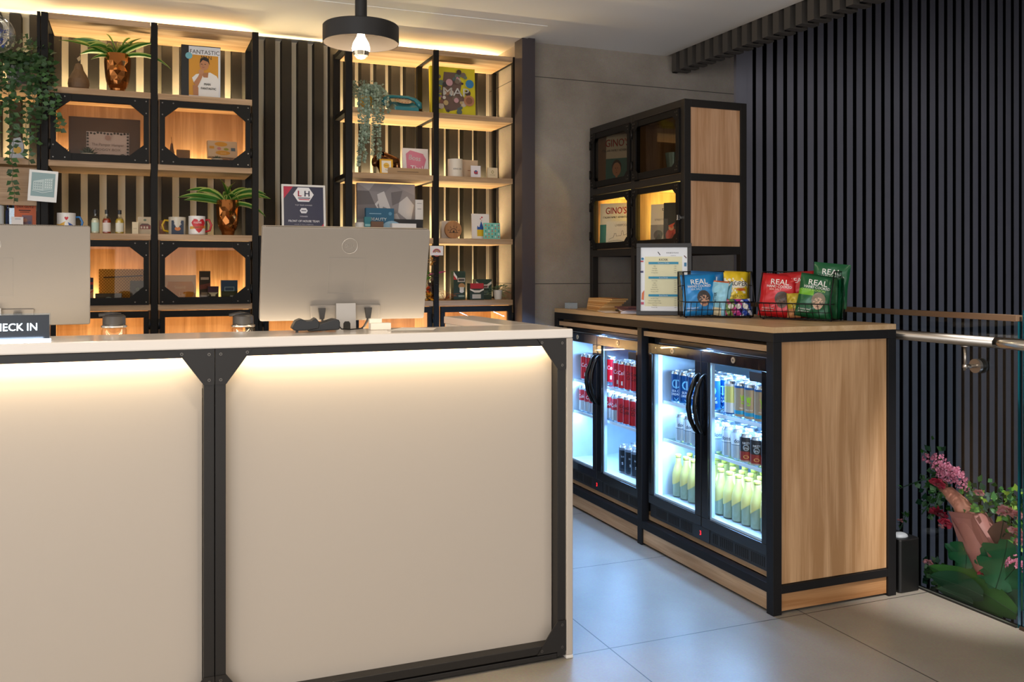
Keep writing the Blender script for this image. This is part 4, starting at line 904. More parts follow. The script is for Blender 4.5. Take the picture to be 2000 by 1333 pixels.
def vines(label, loc, strands, leafL, leafW, mats, spread, seed, pot=None, name='trailing_plant', crown=60, pitch=.018, crown_r=.09, rr=True):
    t = thing(name, label, 'plant', loc); rnd = random.Random(seed)
    if pot: mb = MB(); mb.lathe([(pot[0] * .75, 0), (pot[0], pot[1]), (pot[0] * .9, pot[1]), (pot[0] * .7, pot[1] * .3)], M(pot[2], .5), n=20); mb.build('pot', t)
    pz = pot[1] if pot else 0
    mb = MB(); st = MB()
    for (x0, y0, x1, y1, zd) in strands:
        pts = [Vector((0, 0, pz)), Vector((x0 * .6, y0 * .6, pz + .05)), Vector((x0, y0, pz + .02))]; n = max(4, int(zd / .05))
        for k in range(1, n + 1):
            f = k / n; pts.append(Vector((x0 + (x1 - x0) * f + rnd.uniform(-.008, .008), y0 + (y1 - y0) * f + rnd.uniform(-.006, .006), pz + .02 - zd * f)))
        st.tube(pts, .0011, mats[-1], 4)
        for a, b in zip(pts[:-1], pts[1:]):
            L = (b - a).length; m_ = max(1, int(L / pitch))
            for k in range(m_):
                p = a.lerp(b, k / m_)
                for s_ in (-1, 1):
                    d = Vector((s_ * rnd.uniform(.5, 1), rnd.uniform(-.9, .3), rnd.uniform(-.7, .35)))
                    small_leaf(mb, p, d, leafL * rnd.uniform(.7, 1.2), leafW * rnd.uniform(.8, 1.2), mats[rnd.randrange(len(mats) - 1)], up=Vector((rnd.uniform(-.5, .5), -1, rnd.uniform(-.2, .9))))
    for k in range(crown):
        a = rnd.uniform(0, 2 * PI); r = crown_r * math.sqrt(rnd.random()); p = Vector((r * math.cos(a), r * math.sin(a) * .7, pz + rnd.uniform(-.01, crown_r * .9)))
        small_leaf(mb, p, Vector((math.cos(a), math.sin(a) - .4, rnd.uniform(-.3, .8))), leafL * rnd.uniform(.8, 1.3), leafW, mats[rnd.randrange(len(mats) - 1)], up=Vector((rnd.uniform(-.5, .5), -1, rnd.uniform(-.2, .9))))
    mb.build('foliage', t); st.build('stems', t); return t
IV = (M('2B4A26', .45), M('3A5F30', .45), M('24401F', .5), M('33421F', .6))
x, _, _ = sh(10, 60, 120, LV[4], 4.93)
rnd = random.Random(3)
vines('trailing ivy in a pale pot on the far-left shelf, hanging down past two shelves', (x, 4.93, LV[4] + .001),
      [(dx, -.11 + rnd.uniform(-.02, .02), dx * 1.35 + rnd.uniform(-.03, .03), -.13, L) for dx, L in ((-.13, .42), (-.09, .60), (-.05, .45), (-.02, .68), (.01, .36), (.04, .50), (.07, .42), (.10, .30), (.13, .34), (-.07, .25), (.0, .25), (.06, .22), (.11, .2))],
      .034, .0125, IV, .1, 5, pot=(.055, .09, '8F9090'), crown=240, pitch=.018, crown_r=.15)
EU = (M('7E9180', .6), M('6B8070', .6), M('92A392', .6), M('5A6650', .6))
x, _, _ = sh(696, 735, 200, LV[4], 4.91)
vines('trailing grey-green string plant in a small pot next to the teal telephone', (x, 4.91, LV[4] + .001),
      [(dx, -.09 + dy, dx * 1.2, -.10 + dy, L) for dx, dy, L in ((-.05, 0, .42), (-.035, -.02, .40), (-.01, .01, .24), (.012, -.01, .36), (.04, 0, .38), (.055, .02, .18), (.085, .01, .12), (.03, -.03, .20), (-.02, -.02, .30))],
      .017, .0078, EU, .1, 8, pot=(.040, .07, 'C79A2A'), crown=230, pitch=.0095, crown_r=.085)
def succulent(label, u, v0, z, Y, potw, potc, n=22, L=.05, pot_h=.04):
    x, _, _ = sh(u - 1, u + 1, 300, z, Y); t = thing('succulent', label, 'plant', (x, Y, z + .001)); rnd = random.Random(u)
    mb = MB(); mb.lathe([(potw * .42, 0), (potw * .5, pot_h), (potw * .44, pot_h), (potw * .4, pot_h * .7), (0.0001, pot_h * .7)], M(potc, .5), n=20); mb.build('pot', t)
    mb = MB()
    for k in range(n):
        a = k * 2.4; el = math.radians(20 + 65 * k / n); l = L * (1 - .2 * k / n)
        d = Vector((math.cos(a) * math.cos(el), math.sin(a) * math.cos(el), math.sin(el))); mb.tube([Vector((0, 0, pot_h * .8)), Vector((0, 0, pot_h * .8)) + d * l * .5, Vector((0, 0, pot_h * .8)) + d * l], [.005, .0055, .0005], M('27402A', .45), 5)
    mb.build('leaves', t); return t
succulent('spiky dark succulent in a white pot in front of the pet hamper box', 171, 280, LV[3] + .003, 4.93, .062, 'D8DCD4')
succulent('spiky dark succulent in a black pot in the left corner beside the hamper box', 124, 280, LV[3] + .003, 4.935, .05, '1A1816', pot_h=.03)
# ================================================================ SHELF GOODS
def pear(label, u0, u1, v0, z, Y, col='8A6B4B', slim=1.0):
    x, w_, H_ = sh(u0, u1, v0, z, Y); t = thing('wooden_pear', label, 'ornament', (x, Y, z + .0008)); r = w_ / 2
    mb = MB(); mb.lathe([(r * .6, 0), (r * .93, H_ * .07), (r, H_ * .2), (r * .94, H_ * .33), (r * .70, H_ * .48), (r * .46, H_ * .60), (r * .38, H_ * .70), (r * .30, H_ * .77), (.0001, H_ * .80)], wood('z', col, '6E5238', .6), n=24); mb.build('pear_body', t)
    mb = MB(); mb.tube([(0, 0, H_ * .78), (-r * .05, 0, H_ * .88), (-r * .12, 0, H_)], [r * .07, r * .05, r * .08], M('4A3524', .7), 6); mb.build('stalk', t)
    if slim == 1.0: mb = MB(); small_leaf(mb, Vector((0, 0, H_ * .84)), Vector((.2, -.3, .9)), H_ * .18, r * .22, M('C9B08A', .6)); mb.build('leaf', t)
pear('large turned wooden pear at the left of the upper left shelf', 132, 175, 110, LV[4], 4.95)
pear('small dark wooden pear at the left behind the upper right glass door', 328, 343, 268, LV[3] + .003, 4.97, '6A4A28', .8)

mag = [('r', 0, 0, 1, .07, 'E9E6EA'), ('r', 0, .07, .93, .83, 'D0932A'), ('r', 0, .84, 1, .16, 'DDE0E6'), ('t', 'FANTASTIC', .5, .86, .11, '15130F', 0, .95), ('t', 'MAN', .55, .765, .095, '15130F', 0, .95),
       ('p', [(.10, .40), (.22, .47), (.42, .50), (.68, .52), (.88, .46), (.98, .36), (.94, .06), (.30, .06), (.30, .22), (.16, .30)], 'E6E4E2'),
       ('p', [(.40, .50), (.62, .52), (.60, .42), (.46, .42)], 'A9714C'), ('c', .48, .66, .105, 'B67E58', .8), ('p', [(.34, .68), (.36, .77), (.5, .81), (.62, .78), (.66, .66), (.60, .72), (.44, .75)], '1E1512'),
       ('r', .38, .665, .05, .010, '1E1512'), ('r', .49, .665, .05, .010, '1E1512'), ('r', .42, .605, .07, .009, '8E4A3C'), ('p', [(.435, .66), (.46, .66), (.43, .625)], '9A6644'),
       ('p', [(.14, .30), (.28, .24), (.42, .42), (.46, .52), (.36, .54), (.30, .44)], 'B67E58'), ('p', [(.14, .07), (.30, .07), (.28, .26), (.12, .26)], 'B07850'), ('c', .39, .525, .045, 'BA8460', 1.1),
       ('t', 'MAN', .58, .27, .06, '1A1A1A', 1, .9), ('t', 'FANTASTIC', .62, .19, .06, '1A1A1A', 1, .9)]
x, w_, h = sh(354, 431, 90, LV[4], 4.97)
t = thing('magazine_display', 'black box frame with a fashion magazine showing a man in a white t-shirt', 'picture', (x, 4.97, LV[4] + .001))
mb = MB(); mb.box(-w_ / 2, 0, 0, w_ / 2, .035, h, M('0E0D0C', .4)); mb.build('box_frame', t, .001)
flat('magazine_cover', None, None, (w_ * .09, -.004, .003), w_ * .80, h * .97, .0035, 'DDE0E6', mag, parent=t)
mb = MB(); mb.lathe([(.017, -.0056), (.017, -.0048)], M('6FB0BE', .5), (-w_ * .31, 0, h * .80), 20, axis='y'); mb.build('round_sticker', t)

paws = []
rnd = random.Random(4)
for k in range(13): paws.append(('c', .03 + k * .078, .95 + rnd.uniform(-.02, .02), .035, '241E1E', 1.1)); paws.append(('c', .03 + k * .078, .05 + rnd.uniform(-.02, .02), .033, '241E1E', 1.1))
for k in range(8): paws.append(('c', .035, .12 + k * .105, .035, '241E1E')); paws.append(('c', .965, .12 + k * .105, .035, '241E1E'))
paws += [('c', .5, .80, .09, 'B89A9A'), ('t', 'The Pamper Hamper', .5, .52, .13, '6A5A60', 0, .9), ('t', 'DOGGY BOX', .5, .36, .11, '5A4E54', 0, 1.2), ('r', .34, .22, .32, .02, '7A6A70'), ('r', .40, .16, .2, .018, '7A6A70'), ('c', .84, .16, .045, '1E1A1A'), ('c', .80, .23, .02, '1E1A1A'), ('c', .83, .25, .02, '1E1A1A'), ('c', .86, .25, .02, '1E1A1A'), ('c', .89, .23, .02, '1E1A1A')]
x, w_, h = sh(134, 274, 231, LV[3] + .003, 5.00)
t = thing('hamper_box', 'brown pet hamper box with paw-print card behind the upper left glass door', 'box', (x, 5.00, LV[3] + .004))
mb = MB(); mb.box(-w_ / 2, 0, 0, w_ / 2, .10, h, M('5A3C22', .6)); mb.build('box', t, .002)
flat('paw_print_card', None, None, (.014, -.0025, .012), w_ * .60, h * .64, .002, 'D2C6CC', paws, parent=t)

item('textured_box', 'low speckled brown box at the left behind the upper right glass door', 'box', 345, 371, 293, LV[3] + .003, 4.98, .06, M('8A6A3C', .8, noise=.5))
x, w_, h = sh(405, 458, 285, LV[3] + .003, 4.98)
t = thing('gift_mug', 'brown ceramic cup with ring handle under the yellow-printed card box', 'cup', (x, 4.98, LV[3] + .004))
mb = MB(); mb.lathe([(.030, 0), (.042, .01), (.044, .05), (.040, .05), (.036, .012), (.0001, .012)], M('A8845C', .35), n=24); mb.build('cup', t)
mb = MB(); mb.tube([(.040, 0, .012), (.064, -.005, .012), (.070, -.008, .030), (.060, -.005, .048), (.040, 0, .044)], .006, M('A8845C', .35), 8); mb.build('handle', t)
flat('card_box', 'white card box with yellow telephone drawing, resting on the brown cup', 'box', (x + .008, 4.955, LV[3] + .060), .148, .088, .034, 'D6CABA',
     [('c', .45, .80, .14, 'D9A62A', 2.6), ('r', .05, .50, .16, .16, 'D9A62A'), ('c', .38, .52, .09, 'C88A96', 1.3), ('c', .62, .50, .08, '9AA838', 1.8), ('r', .78, .40, .15, .20, '4A6A8A'), ('c', .5, .26, .14, 'D9A62A', 3.0), ('t', 'LOVE', .52, .20, .13, 'E8D8B0', 0)], -.22, .10, side='8C7A64')
succulent('small green plant in a white pot in front of the brown cup', 424, 295, LV[3] + .003, 4.905, .055, 'D4D4CC', 12, .03)

def mug(label, u0, u1, v0, z, Y, col, hcol, hside, decor):
    x, w_, h = sh(u0, u1, v0, z, Y); t = thing('mug', label, 'mug', (x, Y, z + .0008)); r = w_ / 2
    mb = MB(); mb.lathe([(r * .90, 0), (r, .004), (r, h), (r * .93, h), (r * .90, .008), (.0001, .008)], M(col, .25), n=32)
    R = r + .0006; f = lambda a, b: (R * math.sin(a / R), -R * math.cos(a / R), b)
    for e in decor:
        if e[0] == 't': mb.text(e[1], lambda a, b: ((R + .0006) * math.sin((a + e[2]) / R), -(R + .0006) * math.cos((a + e[2]) / R), e[3] * h + b), e[4], M(e[5], .4), 1)
        else:
            pts = e[1]; xs = [p[0] for p in pts]; zs = [p[1] for p in pts]; N = 26; dx = (max(xs) - min(xs)) / N; dz = (max(zs) - min(zs)) / N
            def inside(px, pz):
                c = False
                for (x1, z1), (x2, z2) in zip(pts, pts[1:] + pts[:1]):
                    if (z1 > pz) != (z2 > pz) and px < (x2 - x1) * (pz - z1) / (z2 - z1) + x1: c = not c
                return c
            for i in range(N):
                for j in range(N):
                    a, b = min(xs) + i * dx, min(zs) + j * dz
                    if inside(a + dx / 2, b + dz / 2): mb.add([f(q * h, p * h) for q, p in ((a, b), (a + dx, b), (a + dx, b + dz), (a, b + dz))], [(0, 1, 2, 3)], M(e[2], .4))
    mb.build('cup', t, fix=False)
    mb = MB(); s = hside; mb.tube([(s * r * .96, 0, h * .80), (s * (r + .018), 0, h * .82), (s * (r + .030), 0, h * .55), (s * (r + .022), 0, h * .25), (s * r * .96, 0, h * .18)], .0055, M(hcol, .25), 10); mb.build('handle', t); return t
heart = lambda cx, cz, s: [(cx + s * (.0), cz - s), (cx + s * .62, cz - s * .3), (cx + s * .95, cz + s * .35), (cx + s * .6, cz + s * .8), (cx + s * .2, cz + s * .75), (cx, cz + s * .45), (cx - s * .2, cz + s * .75), (cx - s * .6, cz + s * .8), (cx - s * .95, cz + s * .35), (cx - s * .62, cz - s * .3)]
bird = lambda cx, cz, s, f: [(cx - s * f, cz + s * .1), (cx - s * .75 * f, cz + s * .35), (cx - s * .4 * f, cz + s * .1), (cx + s * .3 * f, cz + s * .05), (cx + s * f, cz + s * .45), (cx + s * .85 * f, cz - s * .25), (cx + s * .3 * f, cz - s * .6), (cx - s * .4 * f, cz - s * .5)]
mug('white mug with a blue handle and two birds, above the left monitor', 111, 148, 417, LV[2], 4.93, 'E6E2DC', '2C74B8', 1, [('q', bird(-.42, .40, .40, 1), 'D9A22A'), ('q', bird(.50, .36, .40, -1), '1F4FA0'), ('q', heart(.03, .72, .10), 'C8202C')])
mug('pale mug with a yellow handle behind the blue tagged pouch', 329, 363, 425, LV[2], 4.96, 'CFC6B4', 'D8B020', -1, [])
mug('white mug with a red handle and a large red heart', 368, 401, 423, LV[2], 4.93, 'ECE8E4', 'B8202A', 1, [('q', heart(.08, .50, .42)[:], 'C81E28'), ('q', [(-.42, .30), (.60, .36), (.60, .50), (-.42, .44)], 'E0A83A'), ('t', 'I LOVE', .002, .60, .013, 'F4EEE8'), ('t', 'LIVERPOOL', .003, .36, .0098, '2A1A14')])
def mini_bottle(label, u0, u1, z, Y, liquid, lab):
    x, w_, _ = sh(u0, u1, 400, z, Y); t = thing('mini_bottle', label, 'bottle', (x, Y, z + .0008)); r = w_ / 2; h = .118
    mb = MB(); mb.lathe([(r * .9, 0), (r, .004), (r, .066), (r * .75, .078), (r * .38, .086), (r * .38, .105)], glass((.94, .94, .90), .10), n=20); mb.build('glass_body', t)
    mb = MB(); mb.lathe([(r * .86, .002), (r * .95, .005), (r * .95, .064), (r * .68, .075), (.0001, .076)], M(liquid, .2), n=20); mb.build('liquid', t)
    mb = MB(); mb.lathe([(r * .46, .098), (r * .46, .118), (.0001, .118)], M('1E1A18', .4), n=16); mb.build('cap', t)
    mb = MB(); R = r * 1.02; n = 9
    mb.add([(R * math.sin(-1.1 + 2.2 * k / n), -R * math.cos(-1.1 + 2.2 * k / n), zz) for zz in (.010, .054) for k in range(n + 1)], [(k, k + 1, n + 2 + k, n + 1 + k) for k in range(n)], M(lab, .5), True)
    mb.build('paper_label', t)
mini_bottle('small corked bottle with pale liquid and mint green label, leftmost of three', 178, 194, LV[2], 4.93, 'D8D6B8', 'B8CFC0')
mini_bottle('small bottle with red liquid, middle of the three on the mug shelf', 200, 217, LV[2], 4.93, '9A3414', 'D8CCC4')
mini_bottle('small bottle with yellow liquid, rightmost of the three on the mug shelf', 225, 242, LV[2], 4.93, 'C8A838', 'D8D4C4')
item('greeting_card', 'narrow cream card right of the three small bottles', 'card', 258, 270, 434, LV[2], 4.93, .003, 'D8C8A8', [('r', .2, .45, .6, .03, '9A8A6A')], .08)
item('postcard', 'pale card with a red house sketch beside the middle post', 'card', 269, 297, 424, LV[2], 4.95, .004, 'C8B496', [('r', .15, .30, .75, .22, '8A4A44'), ('r', .2, .34, .12, .12, 'D8C8B0'), ('r', .4, .34, .12, .12, 'D8C8B0'), ('r', .6, .34, .12, .12, 'D8C8B0'), ('p', [(.15, .52), (.9, .52), (.7, .62), (.3, .62)], '6A5048'), ('c', .5, .82, .06, '6E7E68', 1.3)], .1)
item('tea_pouch', 'navy pouch with an orange picture leaning on the yellow-handled mug', 'pouch', 335, 359, 431, LV[2], 4.915, .014, '1F2F48', [('c', .5, .42, .14, 'C87840', 1.4), ('r', .2, .72, .6, .06, 'D8D4CC'), ('r', .25, .64, .5, .04, 'B8B4AC')], .1)
item('small_card', 'small terracotta card behind the yellow mug handle', 'card', 311, 323, 431, LV[2], 5.0, .003, '8A5A40', [('r', .2, .4, .6, .2, 'C89A70')], .06)

# lower left doors
Z1 = LV[1] + .004
def pouch_gb(x0=0): pass
t_ = item('gift_bag', 'bag with a union flag pattern at the left edge of the lower left compartment', 'gift bag', 150, 182, 543, Z1, 4.95, .03, 'C8A898', [('r', 0, .55, 1, .45, '2A3560'), ('r', .42, .55, .16, .45, 'B02A3A'), ('r', 0, .73, 1, .1, 'B02A3A'), ('l', [(0, .1), (1, .5)], .05, 'B84A50'), ('l', [(0, .3), (1, .0)], .05, 'B84A50')])
item('black_box', 'low black glossy box at the bottom of the lower left compartment', 'box', 186, 238, 574, Z1, 4.90, .09, '121516', [('c', .5, .5, .18, '6E8A94', 1.6)], rough=.25)
x, w_, h = sh(193, 282, 525, Z1, 5.02)
t = thing('woven_pouch', 'yellow woven straw zip pouch behind the lower left glass door', 'pouch', (x, 5.02, Z1 + .001))
mb = MB(); nx, nz = 30, 22; WV = (M('C9A04A', .8), M('9A7428', .85))
for j in range(nz):
    for i in range(nx):
        a, b = i / nx, (i + 1) / nx; c, d = j / nz, (j + 1) / nz
        f = lambda q, r_: ((q - .5) * w_, -.016 * math.sin(PI * q) ** .6 * (1 - r_ * .5) - .001, r_ * h * .98)
        mb.add([f(a, c), f(b, c), f(b, d), f(a, d)], [(0, 1, 2, 3)], WV[(i + j) % 2])
mb.box(-w_ / 2, 0, 0, w_ / 2, .012, h * .98, WV[0]); mb.build('woven_body', t, fix=False)
mb = MB(); mb.tube([(-w_ * .40, -.014, h * .74), (0, -.020, h * .76), (w_ * .46, -.012, h * .79)], .0028, M('1B2030', .5), 6); mb.build('zip', t)
item('coffee_pouch', 'dark green foil pouch in front of the woven pouch', 'pouch', 254, 281, 549, Z1, 4.915, .02, '0E120C', [('c', .55, .62, .08, '5A6A58'), ('c', .3, .2, .15, '2E4A20'), ('c', .75, .15, .12, '3A5A28')], rough=.3)
item('art_print', 'white framed print with a mustard patch behind the lower right glass door', 'picture', 322, 383, 538, Z1, 5.0, .012, 'D2BC98', [('r', .10, .16, .78, .60, 'C98F1E'), ('c', .14, .46, .28, 'C98F1E', .3), ('c', .86, .46, .28, 'C98F1E', .3), ('t', 'Sound', .48, .50, .17, 'E8C878', 0, .9), ('t', 'Lad', .56, .22, .20, 'E8C878', 0, .9)], .07)
def shave_box(label, u0, u1, v0, z, Y, w2, cols, jar=False):
    item('toiletry_box', label, 'box', u0, u1, v0, z, Y, w2, cols[0], cols[1])
shave_box('tall dark toiletry box behind the lower right glass door, beside the mustard print', 390, 411, 530, Z1, 4.95, .05, ('1C1E22', [('r', .1, .72, .75, .08, 'B8B4B0'), ('p', [(0, .55), (1, .62), (1, .45), (0, .40)], '6A3A3A'), ('r', .15, .18, .7, .14, '8A8A84')]))
shave_box('small purple and green toiletry box next to the tall dark one', 406, 427, 560, Z1, 4.915, .05, ('1E241E', [('r', 0, .6, 1, .4, '3A2848'), ('p', [(.05, .62), (.95, .62), (.75, .5), (.25, .5)], 'B8C4B8'), ('r', .3, .38, .4, .14, 'C8D0C4')]))
shave_box('blue and green toiletry box on the right behind the lower right glass door', 432, 464, 548, Z1, 4.925, .05, ('16301E', [('r', 0, .5, 1, .5, '1E4A7A'), ('r', .2, .50, .6, .20, '7FA8C8'), ('r', .24, .53, .52, .14, '1E4A7A')]))

# framed award between the two tall units
x, w_, h = sh(551, 637, 360, LV[2], 4.93)
aw = [('p', [(0, 1), (.24, 1), (0, .74)], 'C2304E'), ('p', [(1, 0), (1, .24), (.76, 0)], 'C2304E'),
      ('p', [(.24, .84), (.36, .985), (.64, .985), (.76, .84), (.64, .69), (.36, .69)], 'EEEDF2'), ('t', 'L', .40, .80, .17, 'C2304E', 2), ('t', 'H', .59, .80, .17, '2A2C4E', 2), ('r', .36, .755, .31, .018, '2A2C4E'), ('r', .38, .725, .27, .018, 'C2304E'),
      ('t', 'TOP TEAM AWARD', .5, .60, .040, 'D8D8E4', 1), ('p', [(.40, .50), (.44, .555), (.56, .555), (.60, .50), (.56, .445), (.44, .445)], 'E4E4EC'), ('r', .44, .49, .12, .02, '5A5C70'), ('t', 'WINNER', .5, .365, .040, 'D8D8E4', 1), ('t', 'FRONT OF HOUSE TEAM', .5, .26, .062, 'F0F0F6', 2, .92), ('t', 'HOUSE OF MILLS, LIVERPOOL', .5, .20, .030, 'C8C8D8', 1)]
t = thing('award_frame', 'white framed navy and red award certificate between the two tall shelving units', 'picture', (x, 4.93, LV[2] + .001)); tr = Matrix.Rotation(-.10, 4, 'X')
f = .011; mb = MB(); mb.T = tr; FW = M('E6E4E2', .35); mb.box(-w_ / 2, 0, 0, w_ / 2, .014, f, FW); mb.box(-w_ / 2, 0, h - f, w_ / 2, .014, h, FW); mb.box(-w_ / 2, 0, f, -w_ / 2 + f, .014, h - f, FW); mb.box(w_ / 2 - f, 0, f, w_ / 2, .014, h - f, FW); mb.build('frame', t, .0008)
mb = MB(); mb.T = tr @ Matrix.Translation((0, 0, f)); mb.box(-w_ / 2 + f, .006, 0, w_ / 2 - f, .010, h - 2 * f, M('2A2D4A', .4)); decorate(mb, w_ - 2 * f, h - 2 * f, aw, y=.006); mb.build('certificate', t, fix=False)

# ---- right tall unit
def phone():
    x, w_, h = sh(744, 821, 183, LV[4], 4.93); TL = M('2E7C88', .22); CR = M('C9B79A', .35)
    t = thing('rotary_telephone', 'teal vintage rotary telephone with cream dial on the open shelf', 'telephone', (x, 4.93, LV[4] + .001))
    mb = MB(); a = w_ * .42
    mb.add([(-a * .5, -.055, 0), (a * .95, -.055, 0), (a * .95, .08, 0), (-a * .5, .08, 0), (-a * .55, -.055, .022), (a * .95, -.055, .022), (a * .78, .05, h * .80), (-a * .55, .05, h * .80)],
           [(0, 1, 2, 3), (0, 1, 5, 4), (4, 5, 6, 7), (1, 2, 6, 5), (0, 3, 7, 4), (2, 3, 7, 6)], TL); mb.build('base', t, .005)
    n = Vector((0, -(h * .80 - .022), .105)).normalized(); n = Vector((0, -.5, .86)); up = Vector((0, .86, .5)); c = Vector((a * .14, -.005, h * .45 + .012))
    def disc(r0, r1, off, m, mb, k=28):
        vs = [c + n * off + (Vector((1, 0, 0)) * math.cos(2 * PI * i / k) + up * math.sin(2 * PI * i / k)) * r for r in (r0, r1) for i in range(k)]
        mb.add(vs, [(i, (i + 1) % k, k + (i + 1) % k, k + i) for i in range(k)], m)
    mb = MB(); disc(.001, .044, .006, CR, mb); disc(.044, .046, .005, M('1E4A52', .3), mb)
    for i in range(10):
        q = c + n * .0068 + (Vector((1, 0, 0)) * math.cos(i * .55 + .4) + up * math.sin(i * .55 + .4)) * .033
        mb.add([q + (Vector((1, 0, 0)) * math.cos(2 * PI * j / 10) + up * math.sin(2 * PI * j / 10)) * .0062 for j in range(10)], [tuple(range(10))], M('8A5A4A', .4))
    disc(.0005, .013, .0072, M('D8C8B0', .4), mb); mb.build('dial', t, fix=False)
    mb = MB(); zt = h * .86
    mb.tube([(-a * 1.04, 0, h * .30), (-a * .98, 0, h * .62), (-a * .7, .01, zt * .95), (-a * .2, .02, zt), (a * .5, .02, zt), (a * .9, .01, zt * .85), (a * 1.12, 0, h * .5), (a * 1.14, 0, h * .25)], [.016, .018, .011, .008, .008, .011, .017, .015], TL, 12); mb.build('handset', t)
    mb = MB(); pts = []
    for i in range(120): f = i / 119; pts.append((-a * .95 + .07 * f + .004 * math.cos(i * .9), -.045 - .008 * math.sin(f * 3), .012 + .030 * math.sin(f * PI) + .004 * math.sin(i * .9)))
    mb.tube(pts, .0016, M('1E5A62', .3), 5); mb.build('coiled_cord', t)
phone()
x, w_, h = sh(842, 929, 131, LV[4], 4.97); rnd = random.Random(12); e = []
pal = ['C8B8A8', '8A5A4A', '3A3A3A', '6A7A6A', 'B8A070', '4A3A34', 'D8D0C4', 'A87A5A', '58686A', 'C88A9A', '7A6A5A']
e.append(('p', [(.30, .90), (.62, .90), (.70, .70), (.66, .52), (.78, .36), (.60, .16), (.34, .10), (.22, .34), (.26, .62)], '6E564C'))
for k in range(46):
    a = rnd.uniform(0, 2 * PI); r = rnd.random() ** .5
    e.append(('c', .50 + .42 * r * math.cos(a), .50 + .44 * r * math.sin(a), rnd.uniform(.02, .06), rnd.choice(pal), 1.0))
e += [('c', .86, .68, .085, '2F7FB8'), ('c', .84, .34, .11, 'B07A58'), ('c', .84, .34, .07, '8A5A40'), ('c', .40, .68, .07, 'C89AA0'), ('c', .55, .33, .05, 'C89AA0'), ('t', 'MAP', .54, .42, .23, 'F6F4EE', .5, 1.25)]
item('large_book', 'large yellow book with a collage cover and white title on the open shelf', 'book', 842, 929, 131, LV[4], 4.97, .03, 'D6C81E', e, .06, side='C8BA20')

def bear():
    x, w_, h = sh(722, 784, 293, LV[3], 4.96); BZ = M('5A3A22', .16, .9)
    t = thing('bronze_bear', 'glossy bronze bear figurine with lowered head on the open shelf', 'figurine', (x, 4.96, LV[3] + .001))
    bm_ = bmesh.new(); ob_v = [((.022, 0, h * .66), .040), ((.052, 0, h * .50), .038), ((-.030, 0, h * .68), .036), ((-.062, -.012, h * .50), .026), ((-.078, -.03, h * .30), .016), ((-.02, -.024, h * .30), .016), ((-.02, -.026, .012), .015), ((-.02, .024, h * .30), .016), ((-.018, .026, .012), .015), ((.062, -.022, h * .26), .017), ((.066, -.024, .012), .014), ((.062, .024, h * .26), .017), ((.066, .026, .012), .014), ((-.050, -.034, h * .74), .008), ((-.046, .014, h * .78), .008)]
    ed = [(0, 1), (0, 2), (2, 3), (3, 4), (2, 5), (5, 6), (2, 7), (7, 8), (1, 9), (9, 10), (1, 11), (11, 12), (3, 13), (3, 14)]
    me = bpy.data.meshes.new('body'); me.from_pydata([v for v, r in ob_v], ed, []); ob = bpy.data.objects.new('body', me); C.objects.link(ob); ob.parent = t
    sk = ob.modifiers.new('skin', 'SKIN'); 
    for i, (v, r) in enumerate(ob_v): me.skin_vertices[0].data[i].radius = (r, r)
    me.skin_vertices[0].data[0].use_root = True; ss = ob.modifiers.new('sub', 'SUBSURF'); ss.levels = 2; ss.render_levels = 2; sk.use_smooth_shade = True
    me.materials.append(BZ)
bear()
item('small_card', 'yellow bordered card with rounded corners leaning on the bronze bear', 'card', 742, 768, 311, LV[3], 4.905, .004, 'E3A91C', [('r', .14, .10, .72, .80, 'EEE4D4'), ('c', .5, .58, .18, 'E8B84A', 1.1), ('t', 'Sweet', .5, .54, .14, '8A6A1A', 0, .8), ('t', 'Pea', .5, .24, .14, '8A6A1A', 0, .8)], .08, .05)
item('print_card', 'white card with pink patch and hand lettering, behind the kraft box', 'card', 787, 837, 290, LV[3], 4.965, .010, 'E8DFDC', [('p', [(.16, .18), (.13, .80), (.30, .93), (.80, .82), (.92, .62), (.76, .12)], 'D07A90'), ('t', 'Boss', .46, .58, .25, 'F4ECEC', 1, .95, -.12), ('t', 'Thal', .54, .20, .28, 'F4ECEC', 0, .95, -.02)], .08)
item('kraft_box', 'long low kraft cardboard box in front of the pink card', 'box', 758, 838, 329, LV[3], 4.90, .05, 'A5855F', [('r', .22, .42, .52, .10, '6A5038')], 0)
x, w_, h = sh(875, 903, 312, LV[3], 4.93)
t = thing('candle_jar', 'white candle jar with black lettering on the open shelf', 'candle', (x, 4.93, LV[3] + .001)); r = w_ / 2
mb = MB(); mb.lathe([(r * .93, 0), (r, .004), (r, h), (r * .92, h), (r * .9, h * .85), (.0001, h * .85)], M('D8CFC2', .4), n=28)
mb.text('KING DE', lambda a, b: ((r + .0008) * math.sin(a / r), -(r + .0008) * math.cos(a / r), h * .40 + b), .0125, M('2A2622', .5), 1); mb.build('jar', t)
item('beige_box', 'plain beige box behind the small red-printed card', 'box', 897, 933, 313, LV[3], 4.96, .07, 'BFA588', [('r', .45, .42, .3, .035, '8A5A40')])
item('small_card', 'small white card with a red and blue drawing on the candle shelf', 'card', 920, 939, 324, LV[3], 4.90, .003, 'DDD6DA', [('r', .3, .35, .4, .22, 'B03A48'), ('c', .5, .55, .09, '4A5A8A', 1.1), ('r', .38, .3, .3, .06, '3A3A4A')], .05)
item('small_card', 'small cream card with a round emblem at the right end of the shelf', 'card', 952, 972, 328, LV[3], 4.92, .012, 'D8C4A0', [('c', .5, .62, .14, '9A8A5A', .9), ('c', .5, .62, .08, 'D8C4A0', .9), ('r', .25, .34, .5, .03, '8A7A5A')], 0)
